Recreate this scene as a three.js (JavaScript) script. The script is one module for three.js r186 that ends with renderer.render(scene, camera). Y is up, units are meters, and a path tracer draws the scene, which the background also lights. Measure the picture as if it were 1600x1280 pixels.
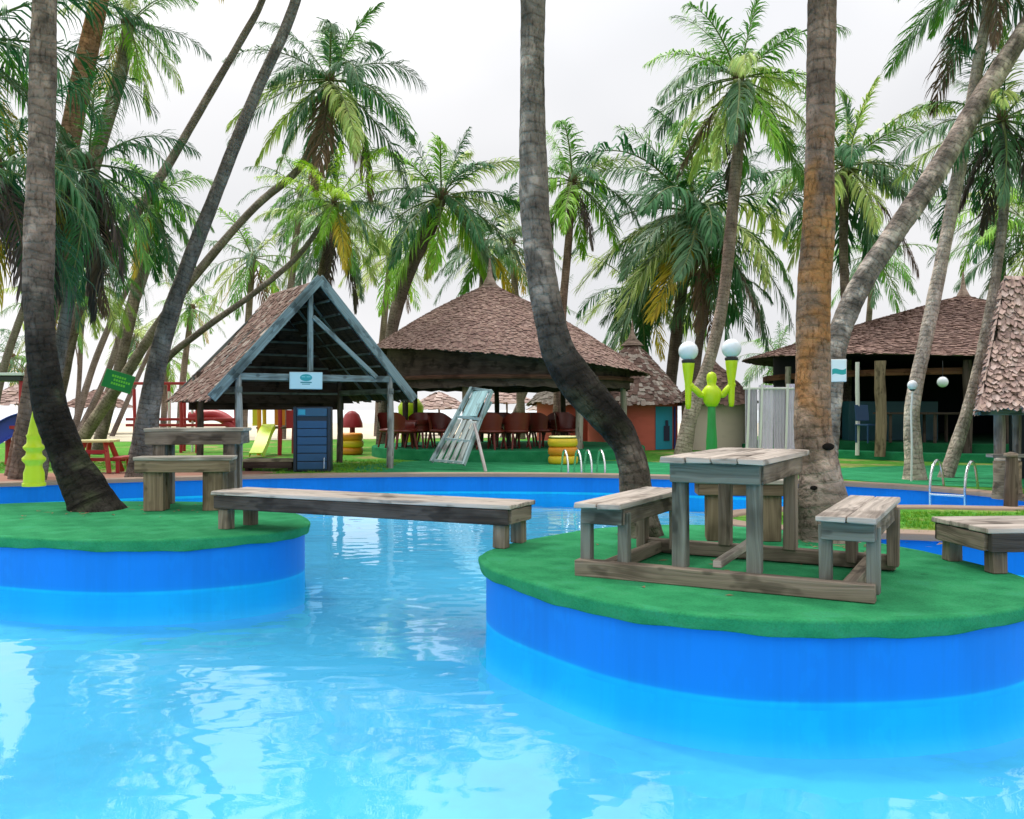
import * as THREE from 'three';
import { RoundedBoxGeometry } from 'three/addons/geometries/RoundedBoxGeometry.js';
import { mergeGeometries } from 'three/addons/utils/BufferGeometryUtils.js';

// ---------------------------------------------------------------- camera, sky, sun, exposure
const scene = new THREE.Scene();
const EYE = 1.6;                                   // metres above the pool water (y = 0)
const camera = new THREE.PerspectiveCamera(49.13, 1024 / 819, 0.05, 4000);
camera.position.set(0, EYE, 0);
camera.lookAt(0, EYE, -10);
const renderer = new THREE.WebGLRenderer({ antialias: true });
renderer.setSize(1024, 819);
renderer.toneMapping = THREE.LinearToneMapping;
renderer.toneMappingExposure = 1.0;
renderer.shadowMap.enabled = true;

let seed = 7;
const rnd = () => { seed = (seed + 0x6D2B79F5) | 0; let t = Math.imul(seed ^ (seed >>> 15), 1 | seed); t = (t + Math.imul(t ^ (t >>> 7), 61 | t)) ^ t; return ((t ^ (t >>> 14)) >>> 0) / 4294967296; };
const rr = (a, b) => a + (b - a) * rnd();
const lerp = (a, b, t) => a + (b - a) * t;
const clamp = (x, a = 0, b = 1) => Math.max(a, Math.min(b, x));
const sstep = (a, b, x) => { const t = clamp((x - a) / (b - a)); return t * t * (3 - 2 * t); };
// periodic value noise
function hash(x, y, s) { let h = Math.imul(x, 374761393) + Math.imul(y, 668265263) + Math.imul(s, 2147483647 ^ 0x9E3779B1); h = Math.imul(h ^ (h >>> 13), 1274126177); return ((h ^ (h >>> 16)) >>> 0) / 4294967296; }
function pnoise(x, y, px, py, s) {
  const xi = Math.floor(x), yi = Math.floor(y), fx = x - xi, fy = y - yi, u = fx * fx * (3 - 2 * fx), v = fy * fy * (3 - 2 * fy);
  const m = (a, p) => ((a % p) + p) % p, x0 = m(xi, px), x1 = m(xi + 1, px), y0 = m(yi, py), y1 = m(yi + 1, py);
  return lerp(lerp(hash(x0, y0, s), hash(x1, y0, s), u), lerp(hash(x0, y1, s), hash(x1, y1, s), u), v);
}
function fbm(u, v, fx, fy, oct, s) { let a = 0, w = 0.5, n = 0; for (let o = 0; o < oct; o++) { a += w * pnoise(u * fx, v * fy, fx, fy, s + o * 17); n += w; w *= 0.5; fx *= 2; fy *= 2; } return a / n; }

function makeSky() {
  const W = 1024, Hh = 512, d = new Float32Array(W * Hh * 4);
  for (let j = 0; j < Hh; j++) {
    const el = ((j + 0.5) / Hh - 0.5) * Math.PI, s = Math.max(0, Math.sin(el));
    for (let i = 0; i < W; i++) {
      const u = i / W, v = j / Hh;
      const c = fbm(u, v, 7, 6, 5, 11) - 0.5, c2 = fbm(u, v, 22, 18, 4, 31) - 0.5;
      const k = 0.92 + 1.0 * sstep(0.2, 0.85, s) + c * (0.42 + 0.5 * s) + c2 * (0.12 + 0.2 * s), q = 4 * (j * W + i);
      const grey = clamp(-c * 1.6 - c2 * 0.6, -0.3, 0.5);
      d[q] = k * (0.985 - 0.05 * grey); d[q + 1] = k * (0.985 - 0.02 * grey); d[q + 2] = k * (1.005 + 0.015 * grey); d[q + 3] = 1;
    }
  }
  const t = new THREE.DataTexture(d, W, Hh, THREE.RGBAFormat, THREE.FloatType);
  t.mapping = THREE.EquirectangularReflectionMapping; t.magFilter = t.minFilter = THREE.LinearFilter; t.needsUpdate = true;
  return t;
}
scene.background = makeSky();
scene.environment = scene.background;
const sun = new THREE.DirectionalLight(new THREE.Color(1, 0.96, 0.89), 2.9);
sun.position.set(-12, 32, -24); sun.target.position.set(0, 0, -12); scene.add(sun, sun.target);
sun.castShadow = true; sun.shadow.radius = 20; sun.shadow.mapSize.set(2048, 2048);
Object.assign(sun.shadow.camera, { left: -40, right: 40, top: 40, bottom: -40, near: 1, far: 120 });

// ---------------------------------------------------------------- helpers
const F = 1400;
const P = (px, py, d) => new THREE.Vector3((px - 800) / F * d, EYE - (py - 640) / F * d, -d);   // a point of the place from a measured bearing and its distance
const X = (px, d) => (px - 800) / F * d, Y = (py, d) => EYE - (py - 640) / F * d;
const WATER = 0, DECK = 0.345, TURF = 0.475, FLOOR = -0.27;
const used = {};
function numbered(n) { used[n] = (used[n] ?? -1) + 1; return used[n] ? `${n}_${String(used[n]).padStart(3, '0')}` : n; }
function tag(o, label, category, group, kind) { Object.assign(o.userData, { label, category }); if (group) o.userData.group = group; if (kind) o.userData.kind = kind; return o; }
function shadows(o) { o.castShadow = o.receiveShadow = true; return o; }
function mesh(name, geo, mat, parent = scene) { const m = shadows(new THREE.Mesh(geo, mat)); m.name = parent === scene ? numbered(name) : childName(name, parent); parent.add(m); return m; }
function childName(n, parent) { const k = parent.userData._n ??= {}; k[n] = (k[n] ?? -1) + 1; return k[n] ? `${n}_${String(k[n]).padStart(3, '0')}` : n; }
function thing(name, label, category, pos = [0, 0, 0], turn = 0, group, kind) { const g = new THREE.Group(); g.name = numbered(name); g.position.set(...pos); g.rotation.y = turn; Object.defineProperty(g.userData, '_n', { value: {}, enumerable: false }); scene.add(g); return tag(g, label, category, group, kind); }
function sub(m) { Object.defineProperty(m.userData, '_n', { value: {}, enumerable: false }); return m; }
function copyOf(src, name, pos, turn, label, s) { const c = src.clone(); c.name = numbered(name); c.position.set(...pos); c.rotation.y = turn; if (s) c.scale.setScalar(s); c.userData = { ...src.userData, label }; scene.add(c); return c; }
function dataTex(n, m, fn, srgb, rep = 1) {
  const d = new Uint8Array(n * m * 4);
  for (let j = 0; j < m; j++) for (let i = 0; i < n; i++) { const c = fn(i / n, j / m), q = 4 * (j * n + i); for (let k = 0; k < 3; k++) { const x = clamp(Array.isArray(c) ? c[k] : c); d[q + k] = 255 * (srgb ? (x <= 0.0031308 ? 12.92 * x : 1.055 * x ** (1 / 2.4) - 0.055) : x); } d[q + 3] = 255; }
  const t = new THREE.DataTexture(d, n, m); t.wrapS = t.wrapT = THREE.RepeatWrapping; t.magFilter = THREE.LinearFilter; t.minFilter = THREE.LinearMipmapLinearFilter; t.generateMipmaps = true;
  if (srgb) t.colorSpace = THREE.SRGBColorSpace; t.repeat.set(rep, rep); t.needsUpdate = true; return t;
}
function again(t, rx, ry = rx) { const c = t.clone(); c.repeat.set(rx, ry); c.needsUpdate = true; return c; }
const lin = (r, g, b) => new THREE.Color().setRGB(r, g, b);
function M(color, o = {}) { const m = new THREE.MeshPhysicalMaterial({ roughness: 0.8, side: THREE.DoubleSide, specularIntensity: (o.roughness ?? 0.8) > 0.6 ? 0.3 : 1, ...o }); m.color.setRGB(...color); return m; }
const mulc = (c, k) => c.map((x) => x * k);

// ---------------------------------------------------------------- textures
const mottle = dataTex(512, 512, (u, v) => { const a = fbm(u, v, 4, 4, 6, 3), b = fbm(u, v, 40, 40, 3, 9); const k = 0.72 + 0.42 * a + 0.14 * b; return [k, k, k]; }, false);
const mottleBump = dataTex(512, 512, (u, v) => fbm(u, v, 32, 32, 5, 5), false);
const woodTex = dataTex(512, 512, (u, v) => {
  const w = fbm(u, v, 3, 6, 3, 21) * 0.06, g = fbm(u, v + w, 3, 60, 4, 23), f = fbm(u, v + w, 6, 160, 2, 29), st = sstep(0.55, 0.8, fbm(u, v, 4, 5, 4, 41)), kn = sstep(0.62, 0.75, fbm(u, v, 9, 14, 3, 57));
  const k = (0.45 + 0.75 * g + 0.4 * (f - 0.5)) * (1 - 0.5 * st) * (1 - 0.45 * kn);
  return [k, k * (0.99 - 0.03 * st), k * (0.96 - 0.05 * st)];
}, false);
const woodBump = dataTex(512, 512, (u, v) => { const w = fbm(u, v, 3, 6, 3, 21) * 0.06; return 0.6 * fbm(u, v + w, 3, 60, 4, 23) + 0.4 * fbm(u, v + w, 6, 160, 2, 29); }, false);
const ringAt = (u, v) => { const w = v * 17 + 1.5 * fbm(u, v, 3, 7, 4, 71); const f = w - Math.floor(w); return f; };
const barkTex = dataTex(512, 1024, (u, v) => {
  const f = ringAt(u, v), scar = Math.exp(-((f - 0.1) ** 2) / 0.010) * sstep(0.25, 0.6, fbm(u, v, 9, 30, 3, 73)), crack = sstep(0.58, 0.8, fbm(u, v, 40, 22, 4, 77)), b = fbm(u, v, 5, 8, 5, 79), g = fbm(u, v, 60, 90, 2, 83), li = sstep(0.62, 0.72, fbm(u, v, 9, 14, 4, 97));
  const k = (0.55 + 0.75 * b + 0.35 * (g - 0.5)) * (1 - 0.36 * scar) * (1 - 0.36 * crack) * (1 + 0.18 * (f - 0.5));
  return [k * (1 + 0.28 * li), k * (0.97 + 0.3 * li), k * (0.94 + 0.3 * li)];
}, false);
const barkBump = dataTex(512, 1024, (u, v) => { const f = ringAt(u, v); return clamp(0.2 + 0.13 * f * (1 - sstep(0.88, 1, f)) + 0.6 * fbm(u, v, 30, 44, 4, 79) - 0.22 * sstep(0.58, 0.8, fbm(u, v, 40, 22, 4, 77))); }, false);
const turfTex = dataTex(512, 512, (u, v) => { const a = fbm(u, v, 120, 120, 2, 101), b = fbm(u, v, 5, 5, 5, 103); const wear = sstep(0.56, 0.74, b), k = 0.62 + 0.3 * a + 0.55 * (b - 0.5); return [k * (1 + 0.5 * (b - 0.5) + 1.3 * wear), k * (1 - 0.05 * wear), k * (1 + 0.1 * wear)]; }, false);
const turfBump = dataTex(512, 512, (u, v) => fbm(u, v, 140, 140, 2, 101), false);
const lawnTex = dataTex(1024, 1024, (u, v) => {
  const a = fbm(u, v, 9, 9, 6, 111), b = fbm(u, v, 120, 120, 3, 113), dry = sstep(0.52, 0.72, a);
  const k = 0.55 + 0.8 * b; return [k * lerp(0.085, 0.27, dry), k * lerp(0.27, 0.26, dry), k * lerp(0.03, 0.09, dry)];
}, true);
const sandTex = dataTex(512, 512, (u, v) => { const a = fbm(u, v, 6, 6, 6, 121), b = fbm(u, v, 90, 90, 2, 123), k = 0.75 + 0.3 * a + 0.2 * (b - 0.5); return [k * 0.62, k * 0.55, k * 0.42]; }, true);
const paintTex = dataTex(1024, 512, (u, v) => { const a = fbm(u, v, 10, 3, 6, 131), run = fbm(u, v, 90, 2, 3, 133), p = sstep(0.66, 0.74, fbm(u, v, 30, 14, 4, 137)); const k = 0.86 + 0.2 * a + 0.1 * (run - 0.5); return [k * 0.9 + 0.10 * p + 0.12 * (a - 0.5), k + 0.06 * p, k * 0.99 + 0.03 * p]; }, false);
const waveTex = dataTex(1024, 1024, (u, v) => {
  const w1 = fbm(u, v, 6, 4, 2, 141), wx = u + 0.02 * w1, ridge = (x) => 1 - Math.abs(2 * x - 1);
  return clamp(0.55 * fbm(wx, v, 6, 8, 2, 143) + 0.33 * ridge(fbm(wx, v, 12, 20, 2, 147)) + 0.05 * fbm(wx, v, 34, 52, 2, 149));
}, false);
const strawBump = dataTex(256, 256, (u, v) => fbm(u, v, 70, 5, 3, 161), false);

// ---------------------------------------------------------------- materials
const B = {};
B.wood = (c, rough = 0.85) => M(c, { map: woodTex, bumpMap: woodBump, bumpScale: 0.006, roughness: rough });
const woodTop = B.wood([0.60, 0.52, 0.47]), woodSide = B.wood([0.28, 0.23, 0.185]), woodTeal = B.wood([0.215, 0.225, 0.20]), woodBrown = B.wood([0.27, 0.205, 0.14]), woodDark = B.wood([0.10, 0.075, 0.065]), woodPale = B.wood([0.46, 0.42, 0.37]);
const paleBlueWood = B.wood([0.40, 0.52, 0.56]), fasciaWood = B.wood([0.24, 0.31, 0.34]), roofBeam = B.wood([0.20, 0.22, 0.22]);
const barkMat = M([1, 1, 1], { map: again(barkTex, 0.9, 0.62), bumpMap: again(barkBump, 0.9, 0.62), bumpScale: 0.035, vertexColors: true, roughness: 0.95 });
const leafMat = new THREE.MeshPhysicalMaterial({ color: 0xffffff, vertexColors: true, roughness: 0.55, transmission: 0.32, thickness: 0, side: THREE.DoubleSide, specularIntensity: 0.45 });
const ribMat = M([0.22, 0.26, 0.08], { roughness: 0.6 });
const fibreMat = M([0.13, 0.085, 0.05], { bumpMap: strawBump, bumpScale: 0.02, roughness: 1 });
const coconutMat = M([0.22, 0.27, 0.05], { roughness: 0.5, map: mottle });
const strawMat = M([1, 1, 1], { vertexColors: true, roughness: 1 });
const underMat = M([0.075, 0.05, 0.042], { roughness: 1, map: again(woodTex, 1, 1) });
const paint = (c) => { const m = new THREE.MeshPhysicalMaterial({ map: paintTex, roughness: 0.6, specularIntensity: 0.4, side: THREE.DoubleSide }); m.color.setRGB(...c); return m; };
const blueWall = paint([0.0005, 0.215, 0.74]), blueFloorBounce = paint([0.0025, 0.56, 0.94]), islandWall = paint([0.0005, 0.215, 0.74]); islandWall.vertexColors = true; const islandFloorBounce = paint([0.0025, 0.56, 0.94]); islandFloorBounce.vertexColors = true;  // underwater tints have light bounced off the floor painted into the blue
const poolFloorMat = M([0.08, 0.565, 0.93], { map: again(mottle, 0.35), roughness: 0.6 });
const turfMat = M([0.034, 0.33, 0.125], { map: again(turfTex, 1.1), bumpMap: again(turfBump, 1.1), bumpScale: 0.0025, roughness: 1 });
const carpetMat = M([0.026, 0.29, 0.115], { map: again(turfTex, 0.7), bumpMap: again(turfBump, 0.7), bumpScale: 0.01, roughness: 1 });
const copingMat = M([0.32, 0.235, 0.185], { map: again(mottle, 0.8), bumpMap: again(mottleBump, 1), bumpScale: 0.004, roughness: 0.8 });
const pavingMat = M([0.33, 0.17, 0.125], { map: again(mottle, 0.5), roughness: 0.85 });
const limeMat = M([0.56, 0.74, 0.008], { roughness: 0.4, map: again(mottle, 0.6) }), greenPaint = M([0.02, 0.30, 0.06], { roughness: 0.45, map: again(mottle, 1) });
const redPaint = M([0.42, 0.022, 0.03], { roughness: 0.4, map: again(mottle, 1) }), brownRed = M([0.17, 0.024, 0.016], { roughness: 0.35, map: again(mottle, 1.5) }), yellowPaint = M([0.80, 0.56, 0.02], { roughness: 0.45, map: again(mottle, 1) }), orangePaint = M([0.80, 0.30, 0.015], { roughness: 0.45, map: again(mottle, 1) });
const creamMat = M([0.80, 0.74, 0.36], { roughness: 0.5, map: again(mottle, 1) }), bluePaint = M([0.03, 0.07, 0.42], { roughness: 0.35 });
const steel = M([0.75, 0.77, 0.78], { roughness: 0.22, metalness: 0.9 }), whitePaint = M([0.78, 0.78, 0.77], { roughness: 0.5, map: again(mottle, 1) });
const globeMat = new THREE.MeshPhysicalMaterial({ roughness: 0.25, side: THREE.DoubleSide }); globeMat.color.setRGB(0.80, 0.84, 0.90);
const terracotta = M([0.68, 0.16, 0.12], { roughness: 0.85, map: again(mottle, 0.5), bumpMap: again(mottleBump, 0.6), bumpScale: 0.01 }), beigeWall = M([0.74, 0.60, 0.52], { roughness: 0.85, map: again(mottle, 0.5) });
const navy = M([0.012, 0.075, 0.19], { roughness: 0.4, map: again(mottle, 1) }), navyDark = M([0.008, 0.02, 0.04], { roughness: 0.45 }), tealPaint = M([0.03, 0.33, 0.50], { roughness: 0.5, map: again(mottle, 1) });
const lilacSheet = M([0.50, 0.47, 0.56], { roughness: 0.5, metalness: 0.1, map: again(mottle, 0.6) });
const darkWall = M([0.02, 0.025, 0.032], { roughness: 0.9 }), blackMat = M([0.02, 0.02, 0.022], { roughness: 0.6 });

// ---------------------------------------------------------------- geometry helpers
function boxUV(g, s = 1) {   // uv in metres, grain along the longest side
  g = g.index ? g.toNonIndexed() : g; const p = g.attributes.position, n = g.attributes.normal; g.computeBoundingBox(); const sz = g.boundingBox.getSize(new THREE.Vector3()).toArray();
  const long = sz.indexOf(Math.max(...sz)), uv = new Float32Array(p.count * 2), ou = rnd(), ov = rnd();
  for (let i = 0; i < p.count; i += 3) {
    let a = [0, 0, 0]; for (let k = 0; k < 3; k++) { a[0] += Math.abs(n.getX(i + k)); a[1] += Math.abs(n.getY(i + k)); a[2] += Math.abs(n.getZ(i + k)); }
    const ax = a.indexOf(Math.max(...a)), rest = [0, 1, 2].filter((k) => k !== ax), U = rest.includes(long) ? long : rest[0], V = rest.find((k) => k !== U);
    for (let k = 0; k < 3; k++) { const q = [p.getX(i + k), p.getY(i + k), p.getZ(i + k)]; uv[2 * (i + k)] = q[U] * 0.55 * s + ou; uv[2 * (i + k) + 1] = q[V] * 0.8 * s + ov; }
  }
  g.setAttribute('uv', new THREE.BufferAttribute(uv, 2)); return g;
}
function plank(sx, sy, sz, r = 0.008, wob = 0.004) {
  const g = new RoundedBoxGeometry(sx, sy, sz, 1, Math.min(r, sx / 3, sy / 3, sz / 3));
  const p = g.attributes.position, j = Array.from({ length: 8 }, () => [rr(-wob, wob), rr(-wob, wob), rr(-wob, wob)]);
  for (let i = 0; i < p.count; i++) { const k = j[(p.getX(i) > 0 ? 1 : 0) + (p.getY(i) > 0 ? 2 : 0) + (p.getZ(i) > 0 ? 4 : 0)]; p.setXYZ(i, p.getX(i) + k[0], p.getY(i) + k[1], p.getZ(i) + k[2]); }
  return boxUV(g);
}
function box(parent, name, mat, c, s, o = {}) { const m = mesh(name, plank(s[0], s[1], s[2], o.r ?? 0.008, o.wob ?? 0.004), mat, parent); m.position.set(...c); if (o.rot) m.rotation.set(...o.rot); return m; }
function bar(parent, name, mat, a, b, w, h) { const A = new THREE.Vector3(...(a.toArray?.() ?? a)), C = new THREE.Vector3(...(b.toArray?.() ?? b)), L = A.distanceTo(C); const m = mesh(name, plank(w, h, L, 0.008, 0.003), mat, parent); m.position.copy(A).lerp(C, 0.5); const t = C.clone().sub(A).normalize(), up = Math.abs(t.y) > 0.98 ? new THREE.Vector3(0, 0, 1) : new THREE.Vector3(0, 1, 0), x = up.clone().cross(t).normalize(), y = t.clone().cross(x); m.quaternion.setFromRotationMatrix(new THREE.Matrix4().makeBasis(x, y, t)); return m; }
function tubeGeo(pts, r, seg = 8, n = 24) { return new THREE.TubeGeometry(new THREE.CatmullRomCurve3(pts.map((p) => p.isVector3 ? p : new THREE.Vector3(...p))), n, r, seg); }
function pole(parent, name, mat, a, b, r0, r1 = r0, seg = 12) {
  const A = a.isVector3 ? a : new THREE.Vector3(...a), C = b.isVector3 ? b : new THREE.Vector3(...b), L = A.distanceTo(C), g = new THREE.CylinderGeometry(r1, r0, L, seg, 6), p = g.attributes.position;
  for (let i = 0; i < p.count; i++) { const y = p.getY(i), k = 1 + 0.06 * Math.sin(y * 7 + r0 * 90); p.setX(i, p.getX(i) * k + 0.15 * r0 * Math.sin(y * 3 + L)); p.setZ(i, p.getZ(i) * k); }
  const uv = g.attributes.uv; for (let i = 0; i < uv.count; i++) { const u = uv.getX(i), v = uv.getY(i); uv.setXY(i, v * L * 0.55, u * r0 * 5); }
  g.computeVertexNormals(); const m = mesh(name, g, mat, parent); m.position.copy(A).lerp(C, 0.5); m.quaternion.setFromUnitVectors(new THREE.Vector3(0, 1, 0), C.clone().sub(A).normalize()); return m;
}
function lathe(parent, name, mat, prof, pos = [0, 0, 0], seg = 24) { const m = mesh(name, new THREE.LatheGeometry(prof.map(([r, y]) => new THREE.Vector2(Math.max(r, 1e-4), y)), seg), mat, parent); m.position.set(...pos); return m; }
function outline(pts, n) { const c = new THREE.CatmullRomCurve3(pts.map(([x, z]) => new THREE.Vector3(x, 0, z)), true, 'centripetal'); return c.getSpacedPoints(n).slice(0, n).map((p) => [p.x, p.z]); }
function area(o) { let a = 0; for (let i = 0; i < o.length; i++) { const [x0, z0] = o[i], [x1, z1] = o[(i + 1) % o.length]; a += x0 * z1 - x1 * z0; } return a / 2; }
function outward(o) { const s = Math.sign(area(o)), n = o.length; return o.map((p, i) => { const a = o[(i + n - 1) % n], b = o[(i + 1) % n], tx = b[0] - a[0], tz = b[1] - a[1], l = Math.hypot(tx, tz) || 1; return [s * tz / l, -s * tx / l]; }); }
function sweep(o, prof, su = 1, wob) {   // prof: [offset outward, y]
  const nrm = outward(o), n = o.length, pos = [], uv = [], idx = []; let s = 0; const vs = [0]; for (let k = 1; k < prof.length; k++) vs[k] = vs[k - 1] + Math.hypot(prof[k][0] - prof[k - 1][0], prof[k][1] - prof[k - 1][1]);
  for (let i = 0; i <= n; i++) { const q = i % n; if (i) s += Math.hypot(o[q][0] - o[i - 1][0], o[q][1] - o[i - 1][1]); prof.forEach(([d, y], k) => { const [dd, dy] = wob ? wob(s, k) : [0, 0]; pos.push(o[q][0] + nrm[q][0] * (d + dd), y + dy, o[q][1] + nrm[q][1] * (d + dd)); uv.push(s * su, vs[k] * su); }); }
  const m = prof.length; for (let i = 0; i < n; i++) for (let k = 0; k < m - 1; k++) { const a = i * m + k, b = a + 1, c = a + m, d = c + 1; idx.push(a, c, b, b, c, d); }
  const g = new THREE.BufferGeometry(); g.setAttribute('position', new THREE.Float32BufferAttribute(pos, 3)); g.setAttribute('uv', new THREE.Float32BufferAttribute(uv, 2)); g.setIndex(idx); g.computeVertexNormals(); return g;
}
function cap(o, y, holes = []) { const sh = new THREE.Shape(o.map(([x, z]) => new THREE.Vector2(x, -z))); for (const h of holes) sh.holes.push(new THREE.Path(h.map(([x, z]) => new THREE.Vector2(x, -z)))); const g = new THREE.ShapeGeometry(sh); g.rotateX(-Math.PI / 2); g.translate(0, y, 0); return g; }
const offset = (o, d) => { const n = outward(o); return o.map((p, i) => [p[0] + n[i][0] * d, p[1] + n[i][1] * d]); };
function structure(name, geo, mat, label, category) { return tag(mesh(name, geo, mat), label, category, null, 'structure'); }

// ---------------------------------------------------------------- the setting: ground, pool, islands
const poolO = outline([[-8.6, -15], [-11, -13.6], [-13, -9], [-12, -3.4], [-8, -1.5], [0, -1.35], [6, -1.5], [9, -3], [9.3, -5.4], [7.3, -6.3], [6.2, -7.3], [5.4, -8.2], [4.2, -8.85], [3.3, -9.1], [2.5, -9.5], [2.25, -10.2], [2.7, -10.9], [3.8, -11.4], [5.3, -11.5], [6.4, -11.35], [7.15, -11.8], [7.25, -12.6], [6.75, -14.0], [5.8, -15], [4.4, -15.95], [2.9, -16.6], [1, -17.15], [-2.4, -17.2], [-5.5, -16.5]], 360);
const big = []; for (let i = 0; i < 64; i++) big.push([1800 * Math.cos(i / 64 * 2 * Math.PI), 1800 * Math.sin(i / 64 * 2 * Math.PI)]);
structure('ground', cap(big, DECK, [offset(poolO, 0.1)]), M([1, 1, 1], { map: again(lawnTex, 0.12), bumpMap: again(mottleBump, 0.5), bumpScale: 0.03, roughness: 1 }), 'green and dry lawn round the swimming pool and between the palms', 'lawn');
structure('sand', cap(outline([[-90, -44], [-50, -36], [-20, -34], [0, -40], [30, -44], [90, -40], [120, -80], [0, -86], [-120, -84]], 90), DECK + 0.004), M([1, 1, 1], { map: again(sandTex, 0.2), roughness: 1 }), 'pale beach sand beyond the lawn and huts', 'sand');
structure('sea', cap([[-1500, -82], [1500, -82], [1500, -1700], [-1500, -1700]], DECK + 0.008), M([0.55, 0.60, 0.62], { roughness: 0.3, bumpMap: again(waveTex, 0.1), bumpScale: 0.05 }), 'pale flat sea at the horizon behind the beach', 'sea');
structure('paving', cap(outline([[-13.5, -15.2], [-10.5, -14.6], [-8.7, -15.4], [-5.6, -16.9], [-4.6, -17.8], [-6.5, -18.4], [-9, -17.6], [-13.8, -17.2]], 60), DECK + 0.006), pavingMat, 'reddish brown paved strip behind the left end of the pool', 'paving');
structure('pool_floor', cap(offset(poolO, 0.02), FLOOR), poolFloorMat, 'bright cyan painted pool floor seen through the water', 'pool floor');
{
  const g = thing('pool_wall', 'bright blue painted wall round the swimming pool edge', 'pool wall', [0, 0, 0], 0, null, 'structure');
  mesh('painted_wall', sweep(poolO, [[0, DECK], [0, 0.02]], 0.5), blueWall, g); mesh('underwater_wall', sweep(poolO, [[0, 0.02], [0, FLOOR - 0.01]], 0.5), blueFloorBounce, g);  // lighter underwater tone is painted-in bounce light, same wall as above
}
structure('pool_coping', sweep(poolO, [[-0.05, DECK - 0.04], [-0.055, DECK + 0.02], [-0.03, DECK + 0.03], [0.20, DECK + 0.035], [0.23, DECK + 0.02], [0.23, DECK - 0.02]], 0.7), copingMat, 'reddish brown coping rim round the swimming pool', 'coping');

function island(pts, n, label, cat) {
  const o = outline(pts, n), g = thing('pool_island', label, cat, [0, 0, 0], 0, null, 'structure');
  { const w = sweep(offset(o, -0.03), [[0, TURF - 0.03], [0, 0.16], [0, 0.05], [0, 0.022], [0, 0.004], [0.0, -0.03]], 0.5), f = [0, 0, 0.03, 0.12, 0.75, 1], n = w.attributes.position.count, col = []; for (let i = 0; i < n; i++) { const t = clamp(f[i % 6] * (0.75 + 0.5 * fbm((i / n) % 1, 0.3, 60, 3, 3, 401))); col.push(1 + 4 * t, lerp(1, 2.6, t), lerp(1, 1.27, t)); } w.setAttribute('color', new THREE.Float32BufferAttribute(col, 3)); mesh('painted_wall', w, islandWall, g); }  // bottom rows blend into the bounce tint painted below the waterline
  { const w = sweep(offset(o, -0.03), [[0, -0.03], [0.004, -0.12], [0.012, -0.19], [0.03, -0.235], [0.06, FLOOR - 0.005]], 0.5), f = [0, 0.03, 0.12, 0.28, 0.5], n = w.attributes.position.count, col = []; for (let i = 0; i < n; i++) { const t = f[i % 5]; col.push(1 + 36 * t, lerp(1, 1.1, t), 1); } w.setAttribute('color', new THREE.Float32BufferAttribute(col, 3)); mesh('underwater_wall', w, islandFloorBounce, g); }  // vertex colours paint water scatter, fading towards the floor cyan
  const wob = (s, k) => { const a = Math.sin(s * 3.1) + Math.sin(s * 7.7 + 1) * 0.6 + Math.sin(s * 17.3) * 0.35; return k >= 4 ? [0.006 * a, 0.010 * a] : k >= 2 ? [0.004 * a, 0.003 * a] : [0, 0]; };
  const skirt = sweep(o, [[-0.03, TURF], [0.012, TURF - 0.002], [0.024, TURF - 0.010], [0.026, TURF - 0.025], [0.008, TURF - 0.095], [0.004, TURF - 0.102], [-0.03, TURF - 0.102]], 1, wob);
  mesh('turf', mergeGeometries([cap(offset(o, -0.03), TURF), skirt]), turfMat, g);
  return g;
}
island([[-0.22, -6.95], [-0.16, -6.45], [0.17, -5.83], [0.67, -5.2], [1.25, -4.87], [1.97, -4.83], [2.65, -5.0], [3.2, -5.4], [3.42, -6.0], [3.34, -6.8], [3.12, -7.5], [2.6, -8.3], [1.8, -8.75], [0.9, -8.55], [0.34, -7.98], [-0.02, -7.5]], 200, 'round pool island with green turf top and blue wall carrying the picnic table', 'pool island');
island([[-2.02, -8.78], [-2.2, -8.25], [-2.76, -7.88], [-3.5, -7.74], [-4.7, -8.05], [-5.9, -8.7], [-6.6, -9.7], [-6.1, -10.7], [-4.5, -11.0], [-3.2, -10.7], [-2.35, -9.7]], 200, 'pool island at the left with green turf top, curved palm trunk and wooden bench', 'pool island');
{
  const hole = cap(offset(poolO, -0.0), WATER);
  const water = new THREE.MeshPhysicalMaterial({ roughness: 0.015, transmission: 1, thickness: 0, ior: 1.75, bumpMap: again(waveTex, 0.21, 0.21), bumpScale: 0.009, side: THREE.DoubleSide });
  water.color.setRGB(0.90, 0.985, 1.0);
  structure('pool_water', hole, water, 'clear rippled pool water reflecting the white sky', 'water');
}

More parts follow.
